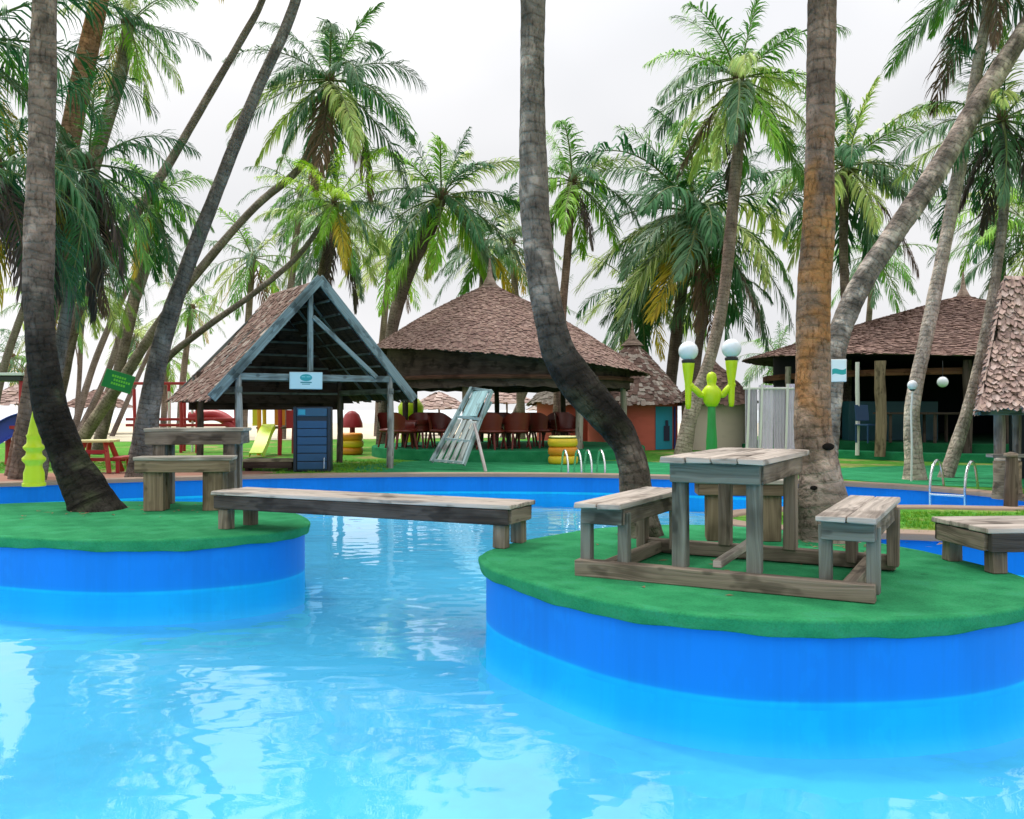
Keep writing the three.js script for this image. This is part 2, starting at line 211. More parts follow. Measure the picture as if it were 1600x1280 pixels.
// grass tufts on the peninsula and along the deck
{
  const pos = []; for (let b = 0; b < 7; b++) { const a = rr(0, 6.28), r = rr(0, 0.05), h = rr(0.04, 0.10), w = 0.006, lean = rr(0.01, 0.05), c = Math.cos(a), s = Math.sin(a), x = r * c, z = r * s; pos.push(x - w * s, 0, z + w * c, x + w * s, 0, z - w * c, x + lean * c, h, z + lean * s); }
  const g = new THREE.BufferGeometry(); g.setAttribute('position', new THREE.Float32BufferAttribute(pos, 3)); g.computeVertexNormals();
  const inPool = (x, z) => { let c = false; for (let i = 0, j = poolO.length - 1; i < poolO.length; j = i++) { const [xi, zi] = poolO[i], [xj, zj] = poolO[j]; if ((zi > z) !== (zj > z) && x < (xj - xi) * (z - zi) / (zj - zi) + xi) c = !c; } return c; };
  const po = offset(poolO, 0.34), spots = [];
  const clear = (x, z) => { if (inPool(x, z)) return false; for (let i = 0; i < po.length; i += 2) if ((po[i][0] - x) ** 2 + (po[i][1] - z) ** 2 < 0.06) return false; return true; };
  for (let k = 0; k < 9000; k++) { const x = rr(2.5, 7.4), z = rr(-11.4, -7.4); if (clear(x, z)) spots.push([x, z]); }
  for (let k = 0; k < 12000; k++) { const x = rr(-12, 5.6), z = rr(-22, -15); if (clear(x, z) && !(x > -13.8 && x < -4.7 && z > -18.2) && !(x > -2.6 && z > -22)) spots.push([x, z]); }
  const im = new THREE.InstancedMesh(g, M([1, 1, 1], { roughness: 0.9 }), spots.length), m = new THREE.Matrix4();
  spots.forEach(([x, z], i) => { const s = rr(0.35, 0.75) * (z > -12 ? 0.8 : 1); m.makeRotationY(rr(0, 6.28)).scale(new THREE.Vector3(s, s, s)).setPosition(x, DECK, z); im.setMatrixAt(i, m); const t = rnd(); im.setColorAt(i, lin(lerp(0.08, 0.26, t * t), lerp(0.28, 0.40, t), 0.03)); });
  im.name = 'grass'; shadows(im); scene.add(tag(im, 'short green grass on the pool peninsula and behind the pool', 'grass', null, 'stuff'));
}

// ---------------------------------------------------------------- palms
const C = { dark: [0.04, 0.17, 0.05], blue: [0.11, 0.23, 0.11], mid: [0.13, 0.33, 0.045], fresh: [0.23, 0.48, 0.03], light: [0.46, 0.58, 0.16], lime: [0.48, 0.72, 0.02], yellow: [0.55, 0.42, 0.03], dead: [0.20, 0.125, 0.075], deadDark: [0.085, 0.06, 0.05] };
function frondGeo(o) {   // a feather leaf: rachis bent by gravity and wind, leaflets in two rows
  const { L, az, el, nl, lw } = o, segs = 12, dir = new THREE.Vector3(Math.cos(el) * Math.cos(az), Math.sin(el), Math.cos(el) * Math.sin(az)), pts = [new THREE.Vector3()], dirs = [dir.clone()], st = L / segs;
  const side0 = new THREE.Vector3(-Math.sin(az), 0, Math.cos(az)), wind = (o.wind ?? new THREE.Vector3()).clone().addScaledVector(side0, rr(-0.13, 0.13)), ph = rr(0, 9), tw = rr(-0.9, 0.9), torn = rr(0.2, 0.9);
  for (let i = 0; i < segs; i++) { const s = (i + 1) / segs; dir.y -= o.droop * (0.12 + 0.5 * s) * (0.35 + 0.65 * Math.max(0.15, Math.hypot(dir.x, dir.z))) / segs * 3.2; dir.addScaledVector(wind, s * 2.4 / segs); dir.normalize(); pts.push(pts[i].clone().addScaledVector(dir, st)); dirs.push(dir.clone()); }
  const pos = [], col = [], idx = [];
  const put = (p, c) => { pos.push(p.x, p.y, p.z); col.push(...c); return pos.length / 3 - 1; };
  const at = (s) => { const f = clamp(s) * segs, i = Math.min(segs - 1, Math.floor(f)), t = f - i; return [pts[i].clone().lerp(pts[i + 1], t), dirs[i].clone().lerp(dirs[i + 1], t).normalize()]; };
  const ribC = o.rib ?? [0.24, 0.28, 0.09];
  let prev; for (let i = 0; i <= segs; i++) { const s = i / segs, r = L * (0.0105 * (1 - s) + 0.0018), p = pts[i], sd = side0, up = new THREE.Vector3().crossVectors(sd, dirs[i]).normalize().multiplyScalar(Math.sign(new THREE.Vector3().crossVectors(sd, dirs[i]).y) || 1); const q = [put(p.clone().addScaledVector(sd, r), ribC), put(p.clone().addScaledVector(up, -r * 0.9), ribC), put(p.clone().addScaledVector(sd, -r), ribC), put(p.clone().addScaledVector(up, r * 0.5), ribC)]; if (prev) for (let k = 0; k < 4; k++) { const a = prev[k], b = prev[(k + 1) % 4], c = q[k], d = q[(k + 1) % 4]; idx.push(a, c, b, b, c, d); } prev = q; }
    for (let i = 0; i < nl; i++) for (const sg of [-1, 1]) {
    const s = 0.13 + 0.87 * (i + 0.5 + rr(-0.25, 0.25)) / nl, [p, t] = at(s); if (rnd() < (o.gap ?? 0.04)) continue;
    const ll = L * (o.lf ?? 0.29) * Math.pow(Math.sin(Math.PI * clamp(0.12 + 0.86 * s, 0, 0.985)), 0.6) * rr(0.7, 1.12);
    const up = new THREE.Vector3().crossVectors(t, side0).normalize(); if (up.y < 0) up.negate();
    const cl0 = Math.sin(i * 0.55 + ph + sg) * 0.16 + Math.sin(i * 1.3 + ph * 2) * 0.10; if (Math.abs(s - torn) < 0.03 && rnd() < 0.7) continue; const roll = (o.roll ?? 0) + tw * s, ang = lerp(1.02, 0.36, s) + cl0 + rr(-0.16, 0.16), d = t.clone().multiplyScalar(Math.cos(ang)).addScaledVector(side0, sg * Math.sin(ang) * Math.cos(roll)).addScaledVector(up, (0.22 + sg * Math.sin(roll)) * Math.sin(ang) + cl0 * 0.7 + rr(-0.16, 0.16)).normalize();
    const fall = (o.hang ?? 0.55) * rr(0.7, 1.3), q = [p]; let dd = d.clone(), c = p.clone();
    for (let k = 0; k < 3; k++) { dd.y -= fall * [0.15, 0.55, 0.9][k]; dd.addScaledVector(wind, [0.15, 0.5, 0.7][k]); dd.normalize(); c = c.clone().addScaledVector(dd, ll / 3); q.push(c); }
    const wv = new THREE.Vector3().crossVectors(d, up).normalize().addScaledVector(t, 0.4).normalize(), w = lw * rr(0.8, 1.2), v = rr(0.72, 1.28), tipd = o.tip ?? 0, cc = o.color.map((x, k) => x * v * (k === 0 ? rr(0.85, 1.15) : 1)), ct = cc.map((x, k) => lerp(x, [0.3, 0.27, 0.06][k], tipd));
    const a = [put(q[0].clone().addScaledVector(wv, -w * 0.35), cc), put(q[0].clone().addScaledVector(wv, w * 0.35), cc)], b = [put(q[1].clone().addScaledVector(wv, -w), cc), put(q[1].clone().addScaledVector(wv, w), cc)], e = [put(q[2].clone().addScaledVector(wv, -w * 0.75), cc), put(q[2].clone().addScaledVector(wv, w * 0.75), cc)], tp = put(q[3], ct);
    idx.push(a[0], b[0], a[1], a[1], b[0], b[1], b[0], e[0], b[1], b[1], e[0], e[1], e[0], tp, e[1]);
  }
  const g = new THREE.BufferGeometry(); g.setAttribute('position', new THREE.Float32BufferAttribute(pos, 3)); g.setAttribute('color', new THREE.Float32BufferAttribute(col, 3)); g.setIndex(idx); g.computeVertexNormals(); return g;
}
function trunkGeo(pts, rad, o = {}) {   // bent tapered trunk with ring scars; pts local
  const c = new THREE.CatmullRomCurve3(pts, false, 'centripetal'), L = c.getLength(), step = o.step ?? 0.2, n = Math.max(12, Math.round(L / step)), seg = o.seg ?? 12, pos = [], uv = [], col = [], idx = [], T = pts.map((_, i) => i / (pts.length - 1));
  const off = rnd() * 9, cs = o.colors ?? [[0, [0.2, 0.16, 0.14]], [1, [0.22, 0.17, 0.14]]];
  const K = 400; const tb = []; for (let i = 0; i <= K; i++) tb.push(c.getPoint(i / K)); const cum = [0]; for (let i = 1; i <= K; i++) cum.push(cum[i - 1] + tb[i].distanceTo(tb[i - 1]));
  let ref = new THREE.Vector3(1, 0, 0), j = 0;
  for (let i = 0; i <= n; i++) {
    const s = cum[K] * i / n; while (j < K - 1 && cum[j + 1] < s) j++; const t = clamp((j + (s - cum[j]) / Math.max(1e-6, cum[j + 1] - cum[j])) / K), p = c.getPoint(t), tg = c.getTangent(t), sd = ref.clone().addScaledVector(tg, -ref.dot(tg)).normalize(), up = new THREE.Vector3().crossVectors(tg, sd); ref = sd;
    let k = 0; while (k < T.length - 2 && T[k + 1] < t) k++; let r = 0.93 * lerp(rad[k], rad[k + 1], sstep(T[k], T[k + 1], t));
    const f = (s / 0.17 + 0.25 * Math.sin(s * 2.3)) % 1, ringF = 1 + (o.ring ?? 0.03) * (f - 0.5);
    let e = 0; while (e < cs.length - 2 && cs[e + 1][0] < t) e++; const cm = clamp((t - cs[e][0]) / Math.max(1e-6, cs[e + 1][0] - cs[e][0]));
    for (let q = 0; q <= seg; q++) {
      const a = q / seg * 2 * Math.PI, lump = 1 + (o.lump ?? 0.05) * (Math.sin(3 * a + s * 1.7 + off) * 0.5 + Math.sin(2 * a - s * 3.1 + off) * 0.5 + Math.sin(7 * a + s * 9) * 0.25), root = o.roots && s < 0.45 ? 1 + 0.22 * (1 - s / 0.45) ** 2 * Math.max(0, Math.sin(5 * a + off)) : 1, R = r * ringF * lump * root;
      pos.push(p.x + R * (Math.cos(a) * sd.x + Math.sin(a) * up.x), p.y + R * (Math.cos(a) * sd.y + Math.sin(a) * up.y), p.z + R * (Math.cos(a) * sd.z + Math.sin(a) * up.z)); uv.push(q / seg * Math.max(1, Math.round(r * 2 * Math.PI * 0.9)) / 0.9, s + off);
      let cl = cs[e][1].map((x, kk) => lerp(x, cs[e + 1][1][kk], cm)); const nz = fbm(((q / seg) % 1), (s / 6 % 1), 6, 26, 3, 7 + Math.floor(off * 10)); const mo = o.moss ? sstep(0.52, 0.66, nz) * clamp(1 - t * o.moss) : 0; cl = cl.map((x, kk) => lerp(x, [0.05, 0.06, 0.032][kk], 0.8 * mo) * lerp(0.6, 1.4, nz)); { const bl = o.blotch ?? 0.3, b1 = fbm((q / seg) % 1, s / 4.4 % 1, 8, 32, 3, 301), b2 = fbm((q / seg) % 1, s / 6.2 % 1, 5, 26, 3, 331); cl = mulc(cl, (1 + bl * 1.9 * sstep(0.55, 0.72, b1)) * (1 - bl * 0.9 * sstep(0.52, 0.7, b2))); } if (o.stain) { const [t0, t1, sc] = o.stain, nn = fbm((q / seg) % 1, s / 3 % 1, 5, 14, 4, 211), w = sstep(t0, t0 + 0.06, t) * (1 - sstep(t1 - 0.06, t1, t)) * 0.75 * sstep(0.36, 0.64, nn); cl = cl.map((x, kk) => lerp(x, sc[kk] * lerp(0.7, 1.3, nz), w)); } col.push(...cl);
    }
  }
  const m = seg + 1; for (let i = 0; i < n; i++) for (let q = 0; q < seg; q++) { const a = i * m + q, b = a + 1, d = a + m, e = d + 1; idx.push(a, d, b, b, d, e); }
  const g = new THREE.BufferGeometry(); g.setAttribute('position', new THREE.Float32BufferAttribute(pos, 3)); g.setAttribute('uv', new THREE.Float32BufferAttribute(uv, 2)); g.setAttribute('color', new THREE.Float32BufferAttribute(col, 3)); g.setIndex(idx); g.computeVertexNormals(); return g;
}
function palm(o) {   // path: [px, py, width px] bottom to top, at distance d (or d, d2 at the top)
  const n = o.path.length, ds = o.path.map((_, i) => lerp(o.d, o.d2 ?? o.d, i / (n - 1))), pts = o.path.map(([x, y], i) => P(x, y, ds[i])), rad = o.path.map((q, i) => q[2] / 2 / F * ds[i]);
  const base = pts[0].clone(); if (o.baseY !== undefined) { base.y = o.baseY; const back = pts[0].clone().sub(pts[1]).normalize(); pts[0].y = o.baseY; pts[0].addScaledVector(back, rad[0] * 0.9); pts[0].y = Math.min(pts[0].y, o.baseY - 0.1); }
  const g = thing('palm_tree', o.label, 'palm tree', base.toArray(), 0, null), loc = pts.map((p) => p.clone().sub(base));
  if (o.up) { const top = loc[n - 1], prev = loc[n - 2], d = top.clone().sub(prev).normalize().lerp(new THREE.Vector3(0, 1, 0), 0.5).normalize(); loc.push(top.clone().addScaledVector(d, o.up * 0.5)); loc.push(loc[n].clone().addScaledVector(new THREE.Vector3(0, 1, 0).lerp(d, 0.4), o.up * 0.5)); rad.push(rad[n - 1] * 0.9, rad[n - 1] * 0.75); }
  mesh('trunk', trunkGeo(loc, rad, { step: o.step ?? 0.25, seg: o.seg ?? 10, colors: o.colors, moss: o.moss, lump: o.lump, ring: o.ring, roots: o.roots, stain: o.stain, blotch: o.blotch }), barkMat, g);
  const top = loc[loc.length - 1], rt = rad[rad.length - 1], dd = ds[n - 1];
  if (!o.fronds) return g;
  const L = o.L ?? o.r * 1.1 / F * dd, N = o.fronds, w = new THREE.Vector3(...(o.wind ?? [-0.10, 0, 0.02]));
  const hub = mesh('crown_shaft', new THREE.SphereGeometry(1, 10, 8), fibreMat, g); hub.position.copy(top).add(new THREE.Vector3(0, 0.03 * L, 0)); hub.scale.set(rt * 1.25, L * 0.075, rt * 1.25);
  const pal = o.palette ?? ['dark', 'dark', 'blue', 'mid', 'mid', 'fresh'], a0 = rnd() * 6.28, far = dd > 22;
  for (let i = 0; i < N; i++) {
    const t = (i + 0.5) / N, el = lerp(1.35, o.low ?? -0.75, Math.pow(t, 0.8)) + rr(-0.12, 0.12), az = a0 + i * 2.39996 + rr(-0.2, 0.2);
    let key = pal[Math.floor(rnd() * pal.length)]; if (t < (o.youngT ?? 0.22) && o.young) key = o.young; if (t > 0.86) key = rnd() < (o.old ?? 0.35) ? (rnd() < 0.5 ? 'dead' : 'yellow') : key; if (o.dead && i >= N - o.dead) key = 'deadDark';
    const dead = key === 'dead' || key === 'deadDark', l = L * rr(0.85, 1.1) * (t < 0.1 ? 0.75 : 1);
    const gm = frondGeo({ L: l, az, el: dead ? Math.min(el, -0.8) : el, droop: 1.12 * (o.droop ?? 0.75) * rr(0.7, 1.3), nl: o.nl ?? (far ? 62 : 72), lw: (o.lw ?? 1) * l * (far ? 0.0076 : 0.0062), color: C[key], hang: dead ? 1.6 : rr(0.8, 1.7), wind: w, rib: dead ? [0.14, 0.09, 0.06] : [0.22, 0.27, 0.08], gap: 0.05, tip: rnd() < 0.3 ? 0.5 : 0, roll: rr(-0.4, 0.4), lf: o.lf });
    const f = mesh('frond', gm, leafMat, g); f.position.copy(top).add(new THREE.Vector3(Math.cos(az) * rt * 0.5, 0.05 * L * (1 - 1.4 * t), Math.sin(az) * rt * 0.5)); if (dead || key === 'yellow') f.userData.label = dead ? 'dry brown frond hanging below the crown' : 'yellowing frond below the crown';
  }
  for (let i = 0; i < (o.nuts ?? 0); i++) { const a = i * 2.1, m = mesh('coconut', new THREE.SphereGeometry(0.11, 10, 8), coconutMat, g); m.scale.y = 1.2; m.position.copy(top).add(new THREE.Vector3(Math.cos(a) * (rt + 0.1), -0.1 - 0.08 * (i % 3), Math.sin(a) * (rt + 0.1))); }
  return g;
}
const bk = { brown: [0.20, 0.135, 0.105], grey: [0.17, 0.14, 0.125], dark: [0.022, 0.019, 0.017], orange: [0.40, 0.13, 0.035], pale: [0.33, 0.27, 0.225], mauve: [0.265, 0.185, 0.155] };
const near = { seg: 28, step: 0.045, ring: 0.035 };
// the big trunks on the two islands
palm({ ...near, d: 10.1, baseY: TURF, roots: true, moss: 1.6, lump: 0.07, blotch: 0.35, path: [[146, 797, 104], [130, 762, 72], [113, 730, 60], [99, 698, 54], [79, 640, 53], [67, 560, 49], [61, 480, 47], [61, 390, 47], [65, 180, 42], [70, 0, 38]], up: 4.5, fronds: 16, L: 4.2, colors: [[0, [0.055, 0.05, 0.042]], [0.12, bk.dark], [0.42, bk.dark], [0.56, [0.11, 0.085, 0.075]], [0.66, bk.mauve], [1, bk.mauve]], label: 'thick dark palm trunk curving up from the turf of the left pool island' });
palm({ ...near, seg: 20, step: 0.07, d: 16.2, baseY: DECK, path: [[33, 749, 44], [39, 690, 34], [60, 560, 33], [83, 400, 35], [104, 250, 35], [128, 120, 33], [154, 0, 31]], up: 4, fronds: 14, L: 4, colors: [[0, bk.grey], [0.4, [0.26, 0.175, 0.13]], [0.6, [0.30, 0.165, 0.10]], [1, bk.orange]], label: 'leaning palm trunk with orange upper bark just right of the thick dark trunk' });
palm({ ...near, d: 8.0, d2: 8.0, baseY: TURF, roots: true, moss: 1.7, lump: 0.10, blotch: 0.45, path: [[1002, 835, 78], [993, 765, 56], [989, 730, 51], [979, 700, 47], [962, 670, 52], [938, 641, 57], [914, 614, 60], [892, 583, 60], [872, 547, 57], [860, 500, 53], [846, 420, 51], [836, 320, 47], [831, 160, 43], [832, 0, 41]], up: 5, fronds: 16, L: 4, colors: [[0, [0.17, 0.14, 0.115]], [0.18, [0.12, 0.10, 0.085]], [0.27, bk.dark], [0.46, bk.dark], [0.56, [0.075, 0.068, 0.064]], [0.66, [0.20, 0.165, 0.15]], [1, [0.25, 0.195, 0.175]]], label: 'palm trunk with a sharp dark elbow rising behind the left picnic bench' });
palm({ ...near, d: 7.75, baseY: TURF, roots: true, lump: 0.045, path: [[1294, 850, 118], [1288, 795, 84], [1282, 742, 68], [1272, 690, 62], [1270, 560, 57], [1272, 440, 54], [1278, 370, 53], [1281, 250, 48], [1285, 0, 46]], up: 5, fronds: 16, L: 4, colors: [[0, [0.24, 0.20, 0.165]], [0.2, [0.30, 0.24, 0.205]], [0.38, [0.28, 0.185, 0.13]], [0.6, [0.26, 0.165, 0.115]], [0.7, [0.225, 0.15, 0.125]], [1, [0.24, 0.165, 0.14]]], stain: [0.30, 0.74, [0.40, 0.175, 0.05]], label: 'straight thick palm trunk with rusty orange band beside the right picnic bench' });
{ const t = scene.children[scene.children.length - 1]; for (const [px, py, s] of [[1284, 697, 0.04], [1262, 760, 0.025]]) { const q = mesh('knot_hole', new THREE.SphereGeometry(s, 10, 8), M([0.012, 0.01, 0.009], { roughness: 1 }), t); q.position.copy(P(px, py, 7.75)).sub(t.position); const r = (py > 600 ? 62 : 48) / 2 / F * 7.75 * Math.sqrt(Math.max(0, 1 - ((px - (1270 + (py < 400 ? 9 : 4))) / 31) ** 2)); q.position.z += r; q.scale.set(1.3, 0.8, 0.5); } }
// leaning and background palms
palm({ d: 16.6, baseY: DECK, seg: 16, step: 0.1, roots: true, path: [[222, 746, 58], [226, 690, 40], [234, 630, 35], [255, 530, 30], [295, 410, 25], [338, 300, 22], [398, 150, 19], [462, 0, 17]], up: 6, fronds: 16, L: 3.6, colors: [[0, bk.grey], [0.4, [0.15, 0.125, 0.112]], [1, [0.25, 0.20, 0.18]]], label: 'grey palm trunk leaning right from behind the wooden table on the left island' });
palm({ d: 21, baseY: DECK, path: [[20, 724, 20], [80, 585, 18], [130, 470, 17], [195, 360, 17], [258, 265, 15], [326, 150, 13], [378, 60, 12], [410, 0, 11]], up: 6, fronds: 14, L: 3.4, colors: [[0, [0.19, 0.145, 0.12]], [1, [0.26, 0.21, 0.185]]], label: 'thin bare palm trunk leaning right across the sky at the left' });
palm({ d: 24, baseY: DECK, path: [[112, 713, 26], [145, 660, 22], [190, 596, 19], [232, 530, 17], [300, 437, 15], [400, 322, 13], [468, 262, 13], [498, 200, 13], [515, 128, 13]], r: 168, fronds: 26, low: -1.0, droop: 1.0, wind: [-0.05, 0, 0], palette: ['dark', 'dark', 'blue', 'blue', 'mid', 'light'], colors: [[0, [0.27, 0.22, 0.17]], [1, [0.22, 0.19, 0.17]]], label: 'long curved palm trunk carrying the green sign, with a big drooping crown at the top' });
palm({ d: 22, baseY: DECK, path: [[205, 720, 15], [250, 575, 13], [312, 519, 11], [400, 456, 10], [470, 395, 9], [522, 318, 8]], r: 105, fronds: 22, low: -0.9, droop: 0.9, young: 'lime', youngT: 0.42, palette: ['light', 'mid', 'fresh', 'blue'], nuts: 3, colors: [[0, [0.15, 0.13, 0.115]], [1, [0.25, 0.21, 0.17]]], label: 'palm with bright lime young fronds above the gable shelter' });
palm({ d: 30, baseY: DECK, path: [[470, 690, 18], [490, 560, 17], [505, 430, 20], [520, 360, 22]], r: 110, fronds: 22, low: -1.2, old: 0.8, dead: 4, droop: 1.1, palette: ['light', 'blue', 'mid'], colors: [[0, bk.grey], [1, [0.3, 0.22, 0.16]]], label: 'shaggy palm with brown hanging fronds behind the gable shelter roof' });
palm({ d: 27, baseY: DECK, path: [[598, 705, 24], [612, 520, 20], [640, 420, 24], [672, 352, 26], [690, 310, 18]], r: 150, fronds: 28, low: -0.95, droop: 0.9, wind: [0.02, 0, 0], palette: ['dark', 'dark', 'blue', 'mid', 'light', 'fresh'], nuts: 6, old: 0.6, colors: [[0, bk.grey], [1, [0.2, 0.16, 0.13]]], label: 'full round palm crown left of the round pavilion roof peak' });
palm({ d: 33, baseY: DECK, path: [[745, 700, 12], [750, 500, 11], [758, 385, 10]], r: 105, fronds: 20, droop: 0.9, palette: ['dark', 'mid', 'blue'], label: 'smaller dark palm crown directly behind the pavilion roof peak' });
palm({ d: 30, baseY: DECK, path: [[868, 698, 15], [878, 500, 14], [888, 380, 13], [895, 285, 12]], r: 118, fronds: 22, low: -1.1, droop: 1.05, palette: ['fresh', 'light', 'mid', 'dark'], dead: 2, nuts: 5, wind: [-0.06, 0, 0], colors: [[0, bk.mauve], [1, [0.26, 0.17, 0.15]]], label: 'palm with mixed green crown just right of the elbowed trunk' });
palm({ d: 33, baseY: DECK, path: [[1040, 693, 22], [1048, 600, 20], [1062, 480, 19], [1082, 335, 18]], r: 215, fronds: 40, low: -1.0, droop: 0.9, wind: [-0.32, 0, 0.02], palette: ['dark', 'dark', 'dark', 'mid', 'blue', 'light'], nuts: 5, colors: [[0, [0.12, 0.1, 0.09]], [1, [0.19, 0.15, 0.12]]], label: 'large dense dark green palm crown swept to the left above the red hut' });
palm({ d: 23, baseY: DECK, path: [[1066, 716, 32], [1080, 645, 26], [1106, 572, 21], [1124, 500, 20], [1136, 420, 20], [1147, 300, 20], [1156, 190, 18], [1154, 125, 16]], r: 170, fronds: 26, low: -1.0, droop: 0.85, wind: [-0.08, 0, 0], young: 'mid', palette: ['fresh', 'light', 'light', 'mid', 'blue'], dead: 1, nuts: 5, colors: [[0, [0.42, 0.36, 0.31]], [0.3, bk.pale], [0.6, bk.mauve], [1, [0.28, 0.2, 0.18]]], label: 'tall palm with light green fronds behind the lime green lamp figure' });
palm({ d: 27, baseY: DECK, path: [[1322, 705, 18], [1322, 500, 16], [1318, 380, 15], [1322, 262, 14]], r: 165, fronds: 28, low: -1.0, droop: 0.95, palette: ['dark', 'blue', 'blue', 'dark', 'mid', 'light'], nuts: 4, label: 'bluish green palm crown showing behind the straight thick trunk' });
palm({ d: 15.3, baseY: DECK, seg: 20, step: 0.06, ring: 0.05, lump: 0.07, path: [[1284, 755, 52], [1294, 640, 40], [1310, 530, 37], [1345, 445, 36], [1392, 372, 36], [1466, 265, 35], [1545, 135, 33], [1598, 52, 31], [1650, -30, 29]], up: 3, fronds: 14, L: 3.6, colors: [[0, bk.pale], [0.3, [0.23, 0.2, 0.18]], [0.6, [0.33, 0.26, 0.23]], [1, [0.33, 0.24, 0.22]]], blotch: 0.6, label: 'thick blotchy palm trunk leaning right up to the top right corner' });
palm({ d: 16, baseY: DECK, seg: 18, step: 0.08, path: [[1430, 749, 44], [1427, 705, 29], [1425, 640, 24], [1448, 525, 23], [1468, 425, 22], [1490, 310, 21], [1514, 190, 20], [1530, 90, 18], [1542, 20, 17], [1548, -60, 15]], r: 190, fronds: 22, low: -1.1, droop: 1.0, palette: ['blue', 'blue', 'dark', 'mid'], wind: [-0.12, 0, 0.05], roots: true, colors: [[0, [0.52, 0.45, 0.38]], [0.3, [0.50, 0.42, 0.37]], [1, [0.36, 0.28, 0.24]]], label: 'slender pale trunk with a small globe lamp beside it, in front of the restaurant' });
palm({ d: 16.5, baseY: DECK, seg: 16, step: 0.1, path: [[1478, 747, 26], [1492, 705, 22], [1512, 640, 19], [1536, 540, 17], [1558, 420, 16], [1570, 300, 15], [1566, 190, 14]], r: 165, fronds: 28, low: -1.1, droop: 0.95, dead: 4, palette: ['dark', 'dark', 'blue', 'mid', 'light'], wind: [-0.12, 0, 0], colors: [[0, [0.44, 0.38, 0.33]], [0.5, [0.36, 0.30, 0.26]], [1, [0.24, 0.2, 0.17]]], label: 'thin leaning palm right of the globe lamp trunk, with dark crown and dry fronds' });
palm({ d: 29, baseY: DECK, path: [[1640, 700, 16], [1628, 520, 15], [1618, 370, 13]], r: 130, fronds: 22, droop: 0.9, palette: ['fresh', 'mid', 'light', 'blue'], label: 'green palm crown at the right edge above the near thatched roof' });
// left edge palms
palm({ d: 14, baseY: DECK, path: [[-150, 765, 40], [-130, 500, 32], [-90, 200, 28], [-70, 70, 24]], L: 3.1, fronds: 26, low: -1.2, droop: 0.85, wind: [0.05, 0, 0.02], palette: ['dark', 'dark', 'dark', 'blue', 'mid'], nl: 58, label: 'dark palm at the left edge with a long frond reaching over the sky' });
palm({ d: 17, baseY: DECK, path: [[20, 742, 26], [60, 560, 24], [110, 380, 24], [152, 235, 24], [190, 110, 22], [200, 40, 18]], r: 112, fronds: 24, low: -0.9, droop: 1.0, palette: ['mid', 'dark', 'light', 'fresh'], nl: 46, colors: [[0, bk.brown], [1, [0.3, 0.24, 0.17]]], label: 'leaning palm with mid green crown behind the orange topped trunk' });
palm({ d: 15.5, baseY: DECK, path: [[60, 748, 24], [85, 600, 22], [115, 420, 20], [138, 262, 17]], r: 195, fronds: 28, low: -1.35, droop: 1.25, palette: ['dark', 'dark', 'mid', 'blue', 'deadDark'], old: 0.3, nl: 56, label: 'palm with long dark hanging fronds between the left trunks' });
palm({ d: 13, baseY: DECK, path: [[-30, 775, 34], [-28, 560, 28], [-20, 380, 24], [-10, 265, 20]], r: 240, fronds: 28, low: -1.3, droop: 1.2, palette: ['dark', 'dark', 'blue', 'deadDark'], nl: 56, label: 'shadowy palm crown hanging along the left edge' });
palm({ d: 25, baseY: DECK, path: [[150, 710, 20], [190, 560, 18], [220, 420, 17], [236, 315, 15]], r: 110, fronds: 24, low: -1.2, droop: 1.1, palette: ['fresh', 'mid', 'fresh', 'dark'], old: 0.9, nuts: 5, label: 'fresh green palm with a yellow hanging frond left of the leaning grey trunk' });
palm({ d: 22, baseY: DECK, path: [[70, 720, 24], [95, 600, 22], [118, 500, 20], [140, 440, 18]], r: 95, fronds: 22, low: -1.1, droop: 1.1, palette: ['mid', 'dark', 'light', 'fresh'], old: 0.6, label: 'low green palm just right of the thick dark trunk' });
const farPalms = [
  [44, 300, 482, 62, 'small bright palm between the leaning trunks and the gable shelter roof', ['fresh', 'light', 'mid'], 280],
  [40, 395, 405, 105, 'palm with soft green crown above the left slope of the gable roof', ['fresh', 'light', 'mid', 'blue'], 380],
  [42, 610, 400, 95, 'bright yellowish green palm between gable shelter and pavilion', ['light', 'fresh', 'lime'], 590],
  [38, 470, 300, 90, 'bluish palm crown behind the lime young fronds', ['blue', 'dark', 'mid'], 440],
  [36, 1000, 460, 120, 'palm with drooping fronds above the red hut roof', ['dark', 'light', 'blue'], 1012],
  [38, 800, 380, 90, 'pale palm crown peeping out left of the elbowed trunk', ['light', 'blue', 'mid'], 815],
  [46, 1365, 400, 95, 'hazy palm low behind the big leaning trunk', ['blue', 'mid'], 1350],
  [45, 1215, 560, 70, 'low green palm behind the grey lilac sheets', ['blue', 'mid', 'fresh'], 1215],
  [30, 1550, 330, 120, 'palm crown behind the two slender right trunks', ['dark', 'mid', 'fresh'], 1590],
  [42, 90, 480, 85, 'far palm between the two left trunks', ['blue', 'light', 'mid'], 50],
  [52, 20, 560, 70, 'distant palm at the left edge above the playground', ['blue', 'mid'], -20],
  [48, 262, 560, 55, 'low far palm just right of the leaning grey trunk', ['mid', 'fresh', 'light'], 255],
  [50, 215, 520, 60, 'far thin palm with pale crown at the left', ['blue', 'light'], 150],
  [32, 1110, 430, 110, 'palm crown under the large swept crown', ['dark', 'mid', 'blue'], 1078],
];
for (const [d, x, y, r, label, palette, bx] of farPalms) { const by = 640 + 1757 / d; palm({ d, baseY: DECK, path: [[bx, by, 560 / d], [lerp(bx, x, 0.35), lerp(by, y, 0.5), 480 / d], [x, y, 400 / d]], r, fronds: 20, nl: 38, low: -1.0, droop: 1.0, palette, old: 0.4, step: 0.5, seg: 8, label }); }
